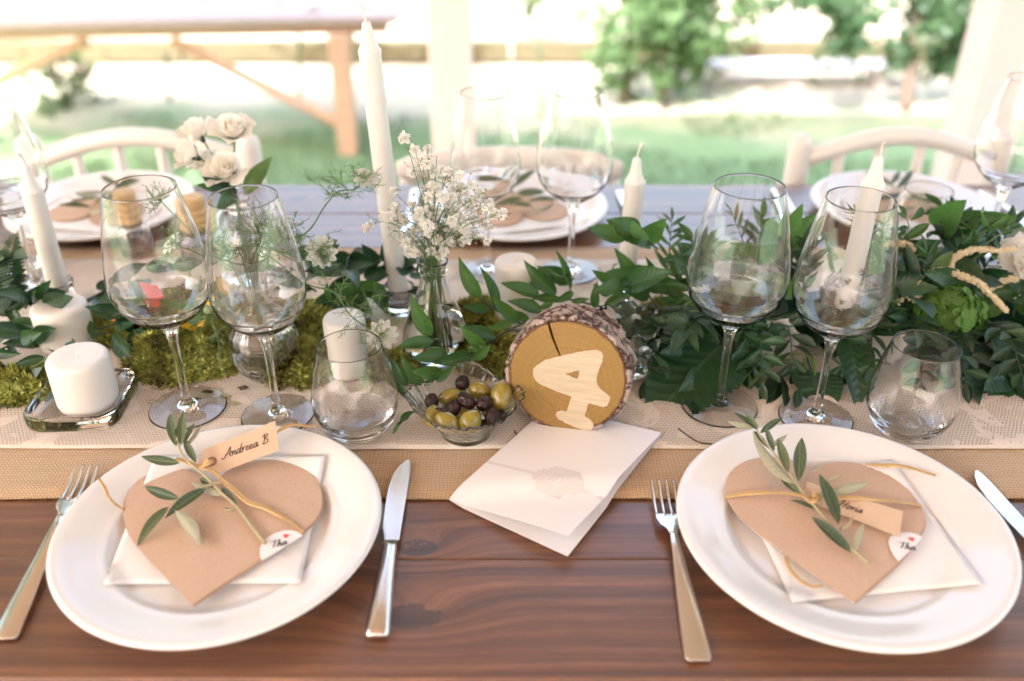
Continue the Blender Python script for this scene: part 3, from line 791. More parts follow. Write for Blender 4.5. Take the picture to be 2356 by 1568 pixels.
# ---- cutlery
def fork(label, a, b, hand=1):
    t = thing('fork', label, 'fork', lerp(a, b, .5))
    d = (a - b); L = d.length; ang = math.atan2(d.y, d.x) - math.pi / 2
    Mx = Matrix.Rotation(ang, 4, 'Z') @ Matrix.Scale(L / .2, 4)
    def strip(secs, th):                       # secs: (y, halfwidth, z)
        v, f = [], []; n = len(secs)
        for (y, hw, z, cv) in secs:
            v += [(-hw, y, z + cv), (0, y, z), (hw, y, z + cv), (hw, y, z + cv + th), (0, y, z + th), (-hw, y, z + cv + th)]
        for i in range(n - 1):
            for k in range(6): f.append((i * 6 + k, i * 6 + (k + 1) % 6, (i + 1) * 6 + (k + 1) % 6, (i + 1) * 6 + k))
        f += [tuple(range(5, -1, -1)), tuple((n - 1) * 6 + k for k in range(6))]
        m = MB(); m.add(v, f); return m
    hd = strip([(-.1, .0080, .0004, -.0002), (-.097, .0100, .0005, -.0004), (-.06, .0086, .0022, -.0006), (-.02, .0062, .0050, -.0006), (.012, .0042, .0080, -.0005), (.028, .0036, .0085, -.0003)], .0024)
    o = put('handle', hd, M['steel'], t, M=Mx); bevel(o, .0006)
    head = strip([(.028, .0036, .0085, 0), (.036, .0050, .0072, 0), (.043, .0098, .0050, .0012), (.050, .0118, .0038, .0016), (.058, .0121, .0035, .0014)], .0019)
    bevel(put('head', head, M['steel'], t, M=Mx), .0005)
    for k in range(4):
        x = -.0104 + k * .00693
        pts = [Vector((x, .056, .0050)), Vector((x, .07, .0046)), Vector((x * .99, .085, .0062)), Vector((x * .98, .0998, .0105))]
        m = MB(); m.tube(catmull(pts, 4), [.0017] * 9 + [.0014, .0012, .0010, .0008], 6); put('tine', m, M['steel'], t, M=Mx)
def knife(label, a, b, flip=1):
    t = thing('knife', label, 'knife', lerp(a, b, .5))
    d = (a - b); L = d.length; ang = math.atan2(d.y, d.x) - math.pi / 2
    Mx = Matrix.Rotation(ang, 4, 'Z') @ Matrix.Diagonal((flip * L / .213, L / .213, L / .213, 1))
    out = [(.0075, -.004), (.0080, .02), (.0088, .06), (.0095, .088), (.0088, .1), (.0070, .1062), (.0045, .1055), (-.001, .098), (-.0062, .085), (-.0088, .065), (-.0092, .04), (-.0085, .012), (-.0065, .003), (-.0055, -.004)]
    m = MB(); m.prism([Vector((x, y, .0052)) for x, y in out][::-1], .0014); bevel(put('blade', m.mesh('blade', False), M['steel'], t, M=Mx), .0004)
    v, f = [], []
    secs = [(-.004, .0056, .0030, .0058), (-.012, .0062, .0016, .0066), (-.03, .0068, .0010, .0072), (-.07, .0082, .0006, .0076), (-.1, .0093, .0004, .0072), (-.1055, .0084, .0008, .0064), (-.1065, .006, .002, .005)]
    for (y, hw, z0, z1) in secs:
        zm = (z0 + z1) / 2
        v += [(-hw, y, zm - .0010), (-hw * .6, y, z0), (hw * .6, y, z0), (hw, y, zm - .001), (hw, y, zm + .001), (hw * .62, y, z1), (-hw * .62, y, z1), (-hw, y, zm + .001)]
    n = len(secs)
    for i in range(n - 1):
        for k in range(8): f.append((i * 8 + k, (i + 1) * 8 + k, (i + 1) * 8 + (k + 1) % 8, i * 8 + (k + 1) % 8))
    f += [tuple(range(8)), tuple((n - 1) * 8 + k for k in range(7, -1, -1))]
    m = MB(); m.add(v, f); put('handle', m, M['steel'], t, M=Mx)
def q2(p, z=.0005): return Vector((p.x, p.y, z))
fork('steel fork at the left of the plate for Andreea B.', q2(P(207, 1093), .003), q2(P(12, 1478)))
fork('steel fork between the menu card and the plate for Horia', q2(P(1521, 1126), .003), q2(P(1607, 1528)))
knife('steel knife between the left plate and the menu card', q2(P(926, 1069), .002), q2(P(868, 1476), .001))
a = P(2228, 1096); knife('steel knife at the right edge beside the plate for Horia', q2(a, .003), Vector((a.x + .035, a.y - .21, .001)))
for (q, nm) in ((FL, 'far left plate'), (FC, 'far middle plate'), (FR, 'far right plate')):
    sx = (-.168, .172)
    knife('steel knife beside the ' + nm, Vector((q.x + sx[0], 1.215, .001)), Vector((q.x + sx[0], 1.43, .001)))
    fork('steel fork beside the ' + nm, Vector((q.x + sx[1], 1.225, .001)), Vector((q.x + sx[1], 1.428, .001)))

# ---- candles
def taper(label, base, top, r, wk, holder):
    t = thing('taper_candle', label, 'candle', base)
    d = top - base; L = d.length
    q = d.to_track_quat('Z', 'Y').to_matrix().to_4x4()
    m = MB(); m.lathe([(0, 0), (r * .96, 0), (r, .003), (r, L * .5), (r * .985, L - .037), (r * 1.04, L - .0325), (r * 1.02, L - .0305), (r * .86, L - .0275), (r * .66, L - .0215), (r * .52, L - .014), (r * .43, L - .006), (r * .36, L - .002), (r * .2, L - .0004), (0, L)], 40)
    put('wax', m, M['wax'], t, M=q)
    m = MB()
    for k in range(4):
        o = Vector((rnd.uniform(-1, 1), rnd.uniform(-1, 1), 0)) * .0007
        m.tube(catmull([Vector((0, 0, L - .002)) + o, Vector((wk * .25, 0, L + .006)) + o, Vector((wk, .001, L + .013)) + o * 2, Vector((wk * 1.9, .002, L + .016)) + o * 5], 4), .0007, 5)
    put('wick', m, M['wick'], t, M=q)
    h = thing('candle_holder', holder, 'candle holder', (base.x, base.y, TZ), 'small glass candle holders')
    m = MB(); m.lathe([(0, 0), (.020, 0), (.0205, .002), (.0165, .008), (.0175, .030), (.0195, .034), (.0190, .0345), (.0182, .0335), (.0160, .028), (.0150, .013), (.012, .0118), (0, .0115)], 24, rf=lambda rr, zz, a: (rr * (1 + .03 * math.cos(12 * a) * (rr > .015)), zz))
    put('cup', m, M['glass'], h)
b = Vector((*P(919, 690, .02).xy, TZ + .0125)); tp = PY(842, 48, b.y - .01); taper('tallest white taper candle, left of the gypsophila', b, tp, .0122, -.004, 'small glass holder under the tallest taper candle')
b = Vector((*P(140, 680, .02).xy, TZ + .0125)); tp = PY(57, 380, b.y); taper('short white taper candle near the left edge, above the fern', b, tp, .0125, -.004, 'small glass holder under the left taper candle')
tp = PY(1466, 362, 1.06); b = Vector((tp.x - .002, 1.065, TZ + .0125)); taper('white taper candle rising behind the wood slice', b, tp, .0125, .004, 'small glass holder under the taper behind the wood slice')
tp = PY(2024, 360, .93); b = Vector((tp.x - .004, .93, TZ + .0125)); taper('white taper candle among the greenery behind the right wine glass', b, tp, .0122, -.001, 'small glass holder hidden in the right greenery')

def pillar(label, x, y, z, r, h, tilt=0.0):
    t = thing('pillar_candle', label, 'candle', (x, y, z))
    m = MB(); m.lathe([(0, 0), (r * .86, 0), (r * .95, .002), (r * .995, .007), (r, .012), (r, h - .007), (r * .985, h - .003), (r * .93, h - .0004), (r * .82, h + .0006), (r * .4, h - .0004), (.004, h - .0022), (0, h - .0026)], 64)
    put('wax', m, M['wax'], t)
    m = MB(); m.tube(catmull([Vector((0, 0, h - .004)), Vector((.0005, 0, h + .003)), Vector((.0025, -.001, h + .006)), Vector((.005, -.001, h + .006))], 4), .0009, 6); put('wick', m, M['wick'], t)
p = P(207, 927, .012); pillar('white pillar candle standing on the square glass dish', p.x, p.y, .0128, .0312, .058)
p = P(134, 705, .058); pillar('white pillar candle half hidden behind leaves at the left', p.x, p.y, TZ, .0312, .055)
pillar('white pillar candle behind the wood slice and ruscus leaves', PY(1188, 640, .985).x, .985, TZ, .0262, .084)
pillar('white pillar candle right behind the left tumbler', PY(797, 790, .87).x, .87, TZ, .0232, .072)

def glass_dish():
    p = P(198, 945, 0); t = thing('glass_dish', 'square clear glass dish under the pillar candle', 'dish', (p.x, p.y, TZ), rz=R(3))
    def rs(hw, rc, z, n=10):
        out = []
        for (sx, sy, a0) in ((1, 1, 0), (-1, 1, 90), (-1, -1, 180), (1, -1, 270)):
            for k in range(n):
                a = R(a0 + 90 * k / (n - 1)); out.append((sx * (hw - rc) + rc * math.cos(a), sy * (hw - rc) + rc * math.sin(a), z))
        return out
    H = .0485
    rings = [rs(H * .90, .020, 0), rs(H * .96, .021, .0008), rs(H * .99, .0215, .003), rs(H, .022, .006), rs(H, .022, .0145), rs(H * .99, .0218, .0168), rs(H * .965, .021, .0180), rs(H * .93, .020, .0182), rs(H * .89, .019, .0175), rs(H * .86, .019, .0155), rs(H * .83, .022, .0110), rs(H * .74, .028, .0078), rs(H * .60, .028, .0070)]
    v = [q for rg in rings for q in rg]; n = len(rings[0]); f = []
    for i in range(len(rings) - 1):
        for k in range(n): f.append((i * n + k, i * n + (k + 1) % n, (i + 1) * n + (k + 1) % n, (i + 1) * n + k))
    f.append(tuple(range(n - 1, -1, -1))); f.append(tuple((len(rings) - 1) * n + k for k in range(n)))
    m = MB(); m.add(v, f); put('dish', m, M['glass'], t)
glass_dish()

# ---- vases
def bottle_vase(label, x, y, water=.055):
    t = thing('bottle_vase', label, 'vase', (x, y, TZ), 'clear conical bottle vases')
    m = MB()
    m.lathe(fine_profile([(0, .001), (.030, 0), (.0375, .002), (.0398, .008), (.0400, .018), (.0370, .036), (.0300, .058), (.0215, .078), (.0158, .094), (.0140, .104), (.0140, .108), (.0158, .1105), (.0160, .1125), (.0148, .1145), (.0152, .1165), (.0172, .1215), (.0175, .1235), (.0168, .1242), (.0158, .1238),
             (.0138, .1165), (.0128, .108), (.0128, .104), (.0146, .094), (.0203, .078), (.0288, .058), (.0357, .036), (.0386, .018), (.0380, .009), (.034, .0048), (0, .0040)]), 64)
    put('bottle', m, M['glass'], t)
    if water:
        rw = lerp(.0357, .0288, (water - .036) / .022) - .0003
        m = MB(); m.lathe([(0, .0043), (.033, .0052), (.0374, .0095), (.0381, .018), (.0353, .036), (rw, water), (0, water)], 48); put('water', m, M['water'], t)
    return t
GV = P(1006, 828); bottle_vase('clear conical bottle vase of water holding the white gypsophila', GV.x, GV.y)
RV = P(577, 664); bottle_vase('clear conical bottle vase holding the cream roses, behind the wine glasses', RV.x, RV.y)
FV = P(618, 866)
def fluted_vase():
    t = thing('fluted_vase', 'round fluted glass vase on the moss, behind the second wine glass', 'vase', (FV.x, FV.y, TZ))
    m = MB(); fl = lambda r, z, a: (r * (1 + .011 * math.cos(22 * a) * min(1, max(0, (r - .014) / .012))), z)
    m.lathe(fine_profile([(0, .001), (.020, 0), (.024, .002), (.0335, .014), (.0395, .028), (.0405, .040), (.0375, .056), (.0290, .070), (.0195, .080), (.0150, .090), (.0140, .102), (.0155, .118), (.0190, .134), (.0225, .146), (.0226, .1475), (.0216, .1475),
             (.0178, .134), (.0143, .118), (.0128, .102), (.0138, .090), (.0182, .080), (.0276, .070), (.0360, .056), (.0389, .040), (.0379, .028), (.0318, .0150), (.022, .0055), (0, .0045)]), 104, rf=fl)
    put('vase', m, M['glass'], t)
    m = MB(); m.lathe([(0, .0052), (.021, .0062), (.0305, .0155), (.0368, .028), (.0376, .040), (.0350, .055), (0, .055)], 48); put('water', m, M['water'], t)
fluted_vase()
def cut_glass_cup():
    p = P(1462, 855); t = thing('cut_glass_cup', 'cut glass cup with star pattern half hidden behind the wood slice', 'cup', (p.x - .01, p.y, TZ))
    m = MB(); fl = lambda r, z, a: (r * (1 + .05 * math.cos(16 * a) * math.sin(z * 260) * (r > .024)), z + (.004 * math.cos(8 * a) if z > .058 else 0))
    m.lathe([(0, 0), (.026, 0), (.028, .003), (.031, .014), (.034, .026), (.036, .038), (.038, .050), (.0395, .062), (.039, .064), (.0375, .062), (.035, .050), (.033, .036), (.030, .020), (.024, .009), (0, .008)], 96, rf=fl)
    put('cup', m, M['pressed'], t)
    r = random.Random(2)
    for k in range(10):                        # raised star buttons of the pattern
        a = 2 * math.pi * k / 10; m = MB()
        for j in range(8):
            b = math.pi * j / 8; d = Vector((-math.sin(a) * math.cos(b), math.cos(a) * math.cos(b), math.sin(b)))
            c = Vector((.0375 * math.cos(a), .0375 * math.sin(a), .044)); m.tube([c - d * .0062, c + d * .0062], .0009, 4)
        put('star_button', m, M['pressed'], t)
cut_glass_cup()
def cruet(label, x, y):
    t = thing('cruet', label, 'cruet', (x, y, .0005), 'glass cruets with turned wooden stoppers')
    m = MB(); m.lathe([(0, 0), (.024, 0), (.026, .003), (.026, .030), (.024, .040), (.018, .046), (.0175, .050), (.0162, .050), (.0165, .045), (.0226, .038), (.0245, .030), (.0245, .006), (0, .005)], 40); put('bottle', m, M['glass'], t)
    m = MB(); m.lathe([(0, .044), (.0155, .044), (.0158, .050), (.0182, .0505), (.0186, .056), (.0170, .0585), (.0158, .0595), (.0178, .0610), (.0184, .0655), (.0168, .0690), (.0154, .070), (.0172, .0716), (.0178, .0760), (.0160, .0790), (.0148, .0800), (.0160, .0815), (.0166, .0940), (.0158, .0960), (.004, .0962), (.0025, .0955), (0, .0950)], 40)
    put('stopper', m, M['stopper'], t)
p = PY(441, 452, 1.17); cruet('glass cruet with ribbed wooden stopper between the left wine glasses', p.x, 1.17)
p = PY(283, 455, 1.19); cruet('glass cruet with ribbed wooden stopper seen through the left wine glass', p.x, 1.19)

# ---- olive bowl
BC = Vector((P(1071, 926, .043).x, .7565, TZ))
def olive_bowl():
    t = thing('olive_bowl', 'small ribbed glass bowl full of olives', 'bowl', BC)
    def fl(r, z, a):
        k = max(0, min(1, z / .043)); sq = 1 + .085 * k * k * math.cos(4 * a) + .010 * k * math.cos(12 * a + .4); rib = 1 + .016 * k * math.cos(44 * (a + z * 9))
        return r * sq * rib, z + .0045 * k ** 4 * math.cos(4 * a) + .0009 * k ** 3 * math.cos(22 * a)
    m = MB(); m.lathe(fine_profile([(0, .0015), (.020, .001), (.0245, 0), (.0258, .0012), (.0290, .010), (.0370, .022), (.0470, .034), (.0545, .0425), (.0553, .0440), (.0540, .0445), (.0525, .0435), (.0450, .0350), (.0345, .0230), (.0265, .0115), (.0215, .0055), (0, .0050)]), 176, rf=fl)
    put('bowl', m, M['pressed'], t)
olive_bowl()
def olives():
    base = {}
    for kind in ('green', 'black'):
        m = MB(); prof = []
        for i in range(15):
            a = math.pi * i / 14; pt = 1.0 + (.10 * math.exp(-((a) / .35) ** 2) if kind == 'green' else .03 * math.exp(-(a / .3) ** 2))
            prof.append((math.sin(a) * (1 - .06 * math.cos(a)), math.cos(a) * pt))
        if kind == 'black':
            prof[0] = (0, .93); prof[1] = (.16, .985)
        m.lathe(prof, 28); base[kind] = m.mesh(kind + '_olive')
    # (x, y, half length, half width, angle in the picture, kind, height, label)
    L = [(920, 385, 120, 112, 80, 'black', .041, 'round black olive at the back of the bowl, touching its rim'),
         (455, 665, 125, 108, 80, 'black', .037, 'black olive at the left side of the bowl'),
         (785, 770, 135, 112, 60, 'black', .036, 'dark olive in the middle, left of centre, leaning up'),
         (980, 660, 155, 115, -35, 'black', .041, 'wrinkled reddish black olive in the middle of the bowl'),
         (1250, 700, 128, 118, 10, 'black', .040, 'black olive with its stem end facing forward, right of the middle'),
         (1378, 910, 150, 118, 78, 'black', .035, 'reddish black olive at the front right of the bowl'),
         (1500, 900, 110, 80, 70, 'black', .028, 'dark olive wedged behind the reddish one at the right rim'),
         (1080, 880, 120, 100, 20, 'black', .026, 'dark olive buried under the round green one'),
         (1240, 1040, 125, 100, 15, 'black', .023, 'reddish olive low at the front right'),
         (1190, 505, 180, 142, -22, 'green', .036, 'yellow green olive at the back right of the bowl'),
         (1510, 590, 232, 172, 82, 'green', .040, 'largest green olive, standing at the right rim'),
         (720, 590, 178, 108, 24, 'green', .034, 'slim olive green olive at the back left'),
         (460, 890, 160, 125, 80, 'green', .032, 'green olive at the front left rim under the dark shred'),
         (690, 985, 200, 148, -35, 'green', .034, 'long yellow green olive at the front left'),
         (1042, 970, 175, 165, 60, 'green', .035, 'round yellow green olive at the front middle of the bowl'),
         (880, 560, 120, 100, 0, 'green', .020, 'green olive low in the bowl under the others'),
         (700, 780, 130, 100, 40, 'green', .018, 'green olive at the bottom left of the bowl'),
         (1330, 800, 130, 100, 40, 'green', .018, 'green olive at the bottom right of the bowl'),
         (960, 860, 140, 110, 10, 'green', .014, 'green olive at the very bottom of the bowl')]
    px = .1521 * .95 / F
    for (x, y, a, b, ang, k, z, lb) in L:
        c = P(924 + x * .1521, 822.7 + y * .1521, z)
        # the long axis lies in the plane that faces the viewer
        d = Vector((math.cos(R(ang)), math.sin(R(ang)) * .62, math.sin(R(ang)) * .78)).normalized()
        q = d.to_track_quat('Z', 'Y').to_matrix().to_4x4()
        o = put(k + '_olive', base[k], M[k + '_olive'], M=Matrix.Translation(c) @ q @ Matrix.Diagonal((b * px, b * px, a * px, 1)))
        tag(o, lb, 'olive', 'olives in the glass bowl')
    m = MB(); c = P(924 + 600 * .1521, 822.7 + 790 * .1521, .046)
    m.tube(catmull([c + Vector((-.006, 0, .001)), c, c + Vector((.004, -.001, -.001)), c + Vector((.007, .0, -.003))], 4), [.001, .0018, .0022, .0026, .0022, .0028, .0024, .002, .0026, .0018, .0015, .001, .0006], 6, flat=.6)
    tag(put('olive_shred', m, M['black_olive']), 'torn dark red shred of olive lying on the front left olives', 'olive shred')
olives()

# ---- wood slice with the number
SLC = Vector((.0605, .790, .0615))
def wood_slice():
    t = thing('wood_slice', 'round wood slice with bark standing up, painted with a cream number 4', 'wood slice', SLC)
    rot = Matrix.Rotation(R(-13), 4, 'Z') @ Matrix.Rotation(R(-11), 4, 'X')       # local: face towards -Y, up +Z
    r0, th = .0592, .047
    rr = lambda a: r0 * (1 + .020 * noise.noise((math.cos(a) * 1.6, math.sin(a) * 1.6, 1)) + .007 * noise.noise((math.cos(a) * 6, math.sin(a) * 6, 4)))
    fo = SLC + rot.to_3x3() @ Vector((0, -th / 2, 0)); fn = rot.to_3x3() @ Vector((0, -1, 0)); ri = rot.to_3x3().inverted()
    def S2(cx, cy):
        d = ray(787 + .3345 * cx, 524.6 + .3345 * cy); o_ = Vector((0, 0, CAMH)); q = ri @ (o_ + d * ((fo - o_).dot(fn) / d.dot(fn)) - SLC)
        return q.x, q.z
    ac = R(112.0); out = []
    n = 110
    crack = [S2(1432, 700), S2(1450, 760), S2(1478, 830), S2(1500, 880), S2(1535, 945)]
    for i in range(n):
        a = ac + R(0.9) + (2 * math.pi - R(1.8)) * i / (n - 1); out.append((rr(a) * math.cos(a), rr(a) * math.sin(a)))
    jit = [.0013, .0012, .0010, .0007]
    slit = [(c[0] - j, c[1] - j * .3) for c, j in zip(crack, jit)] + [crack[-1]] + [(c[0] + j, c[1] + j * .3) for c, j in list(zip(crack, jit))[::-1]]
    # the outline runs round anticlockwise and ends just right of the crack, then dives in and out
    slit = [(c[0] + j, c[1] + j * .3) for c, j in zip(crack, jit)] + [crack[-1]] + [(c[0] - j, c[1] - j * .3) for c, j in list(zip(crack, jit))[::-1]]
    out = out + slit
    front = [Vector((x, -th / 2, z)) for x, z in out]
    m = MB(); m.prism(front, th, Vector((0, -1, 0)))
    put('wood_core', m.mesh('wood_core', False), M['cutwood'], t, M=rot)
    # bark ring in rough plates
    v, f = [], []; att = []; na, nb = 300, 34
    for j in range(nb + 1):
        y = lerp(-th / 2 + .001, th / 2 - .0005, j / nb)
        for i in range(na):
            a = 2 * math.pi * i / na
            q = Vector((math.cos(a) * 2.9 + 1.3 * noise.noise((y * 70, a * 2, 3)), y * 26 + 1.0 * noise.noise((a * 5, y * 40, 8)), math.sin(a) * 2.9 + .9 * noise.noise((a * 4, y * 90, 1))))
            cell = noise.voronoi(q + Vector((noise.noise(q * 1.3), noise.noise(q * 1.3 + Vector((5, 0, 0))), 0)) * .55)[0]
            h = min(1, (cell[1] - cell[0]) * 2.4); pl = noise.noise(q * .8)
            d = .0008 + .0062 * h ** .3 * (.7 + .6 * pl) + .0011 * noise.noise(q * 5) + .0006 * noise.noise(q * 14)
            att.append(h)
            if j in (0, nb): d *= .55
            if j == 0: d += .0006 * math.sin(i * 1.7)
            r = rr(a) + max(d, .0004); v.append((r * math.cos(a), y, r * math.sin(a)))
    for i in range(na): v.append((rr(2 * math.pi * i / na) * .994 * math.cos(2 * math.pi * i / na), -th / 2 + .0012, rr(2 * math.pi * i / na) * .994 * math.sin(2 * math.pi * i / na)))
    for j in range(nb):
        for i in range(na): f.append((j * na + i, j * na + (i + 1) % na, (j + 1) * na + (i + 1) % na, (j + 1) * na + i))
    k = (nb + 1) * na
    for i in range(na): f.append((k + i, k + (i + 1) % na, (i + 1) % na, i))
    m = MB(); m.add(v, f); o = put('bark', m, M['bark'], t, M=rot)
    at = o.data.attributes.new('plate', 'FLOAT', 'POINT'); at.data.foreach_set('value', att + [0.0] * na)
    # painted number 4: outline with a hole joined by a seam
    O = [(1315, 985), (1318, 968), (1345, 940), (1400, 908), (1520, 876), (1640, 852), (1700, 842), (1752, 838), (1785, 852), (1796, 880), (1790, 915), (1772, 965), (1756, 1010), (1750, 1045), (1757, 1080), (1775, 1105), (1815, 1135), (1846, 1160), (1838, 1195), (1822, 1225), (1795, 1232), (1745, 1218), (1696, 1206), (1682, 1250), (1668, 1292), (1698, 1312), (1724, 1335), (1730, 1368), (1712, 1392), (1680, 1397), (1610, 1375), (1540, 1342), (1484, 1312), (1468, 1288), (1478, 1265), (1512, 1256), (1545, 1262), (1562, 1215), (1578, 1160), (1500, 1133), (1430, 1105), (1370, 1078), (1335, 1055), (1316, 1020)]
    hole = [(1535, 1003), (1580, 992), (1632, 980), (1628, 1010), (1620, 1042), (1575, 1022)]
    def dens(ps):
        o = []
        for i, a in enumerate(ps):
            b = ps[(i + 1) % len(ps)]
            for k in range(4):
                x, y = lerp(a[0], b[0], k / 4), lerp(a[1], b[1], k / 4); o.append((x + 4 * noise.noise((x * .09, y * .09, 0)), y + 4 * noise.noise((x * .09, y * .09, 9))))
        return o
    import bmesh
    bm = bmesh.new(); es = []
    for loop in (dens(O), dens(hole)):
        vs_ = [bm.verts.new((S2(x, y)[0], -th / 2 - .00035, S2(x, y)[1])) for x, y in loop]
        es += [bm.edges.new((vs_[i], vs_[(i + 1) % len(vs_)])) for i in range(len(vs_))]
    bmesh.ops.triangle_fill(bm, edges=es, use_beauty=True, normal=(0, -1, 0))
    me = bpy.data.meshes.new('painted_number'); bm.to_mesh(me); bm.free()
    o = put('painted_number', me, M['paint4'], t, M=rot); s = o.modifiers.new('thickness', 'SOLIDIFY'); s.thickness = .0002; s.offset = 0
wood_slice()

# ------------------------------------------------------------------ lettering
STROKES = {
    'A': ([[(-.3, .25), (-.1, -.1), (.35, .3), (1.0, 1.5), (1.35, 2.1), (1.32, 1.2), (1.35, .35), (1.5, 0)], [(.25, .75), (.8, .7), (1.6, .9)]], 1.65),
    'n': ([[(0, .8), (.15, 1), (.2, .5), (.18, 0)], [(.18, .1), (.35, .75), (.62, 1), (.75, .75), (.74, .2), (.95, .05), (1.1, .25)]], 1.08),
    'd': ([[(.75, .85), (.4, 1), (.05, .5), (.25, 0), (.6, .3), (.85, 1.2), (1.02, 2.1)], [(.85, 1.2), (.74, .35), (.85, .02), (1.1, .2)]], 1.1),
    'r': ([[(0, .8), (.15, 1), (.2, .5), (.18, 0)], [(.18, .15), (.35, .8), (.6, 1), (.8, .92)]], .85),
    'e': ([[(.0, .35), (.45, .6), (.5, .9), (.28, 1), (.08, .6), (.15, .1), (.45, 0), (.8, .35)]], .82),
    'a': ([[(.75, .85), (.4, 1), (.05, .45), (.22, 0), (.55, .3), (.8, 1), (.72, .25), (.85, .02), (1.15, .25)]], 1.12),
    'B': ([[(.35, 0), (.45, 1), (.5, 2)], [(.0, 1.55), (.35, 2.05), (.95, 2.1), (1.1, 1.7), (.6, 1.12), (1.15, .8), (1.05, .2), (.5, -.05), (.05, .25)]], 1.5),
    '.': ([[(.05, .02), (.12, .08)]], .4),
    'H': ([[(.15, 0), (.3, 1), (.5, 2)], [(.95, 0), (1.1, 1), (1.35, 2)], [(-.15, 1.15), (.6, 1.0), (1.6, 1.15)], [(-.1, 1.6), (.15, 1.95), (.5, 2)]], 1.6),
    'o': ([[(.4, 1), (.05, .55), (.2, 0), (.62, .15), (.7, .7), (.4, 1), (.7, .85), (.95, .9)]], 1.0),
    'i': ([[(.1, 1), (.08, .3), (.2, .02), (.45, .25)], [(.2, 1.45), (.25, 1.55)]], .5),
    'T': ([[(-.2, 1.7), (.3, 1.85), (1.4, 1.9)], [(.65, 1.85), (.55, 1), (.4, 0)]], 1.15),
    'h': ([[(.45, 2), (.2, 1), (.1, 0)], [(.12, .3), (.4, .95), (.65, .95), (.62, .3), (.8, .02), (1, .2)]], 1.05),
    'M': ([[(0, 0), (0, 2)], [(0, 2), (.7, .8)], [(.7, .8), (1.4, 2)], [(1.4, 2), (1.4, 0)]], 1.8),
    'E': ([[(0, 0), (0, 2)], [(0, 2), (.9, 2)], [(0, 1), (.8, 1)], [(0, 0), (.9, 0)]], 1.3),
    'N': ([[(0, 0), (0, 2)], [(0, 2), (1.2, 0)], [(1.2, 0), (1.2, 2)]], 1.6),
    'U': ([[(0, 2), (0, .5), (.3, 0), (.9, 0), (1.2, .5), (1.2, 2)]], 1.6),
}
def write(text, fmap, unit, pen, shear=.3, cursive=True):
    """flat strokes of a pen; fmap takes (u, v) in metres on the sheet to a point in the world"""
    m = MB(); x = 0.0
    for ch in text:
        if ch == ' ': x += .7; continue
        st, adv = STROKES[ch]
        for s in st:
            q = [Vector(((x + a + b * shear) * unit, b * unit, 0)) for a, b in s]
            q = catmull(q, 5) if cursive else q
            for i in range(len(q)):
                t = (q[min(i + 1, len(q) - 1)] - q[max(i - 1, 0)])
                t = t.normalized() if t.length > 1e-9 else Vector((1, 0, 0))
                nrm = Vector((-t.y, t.x, 0)) * pen * (.75 + .4 * abs(t.y))
                e = t * pen * .5 * (-1 if i == 0 else 1 if i == len(q) - 1 else 0)
                m.v += [tuple(fmap(*(q[i] + e - nrm).xy)), tuple(fmap(*(q[i] + e + nrm).xy))]
                if i: k = len(m.v); m.f.append((k - 4, k - 2, k - 1, k - 3))
        x += adv
    return m

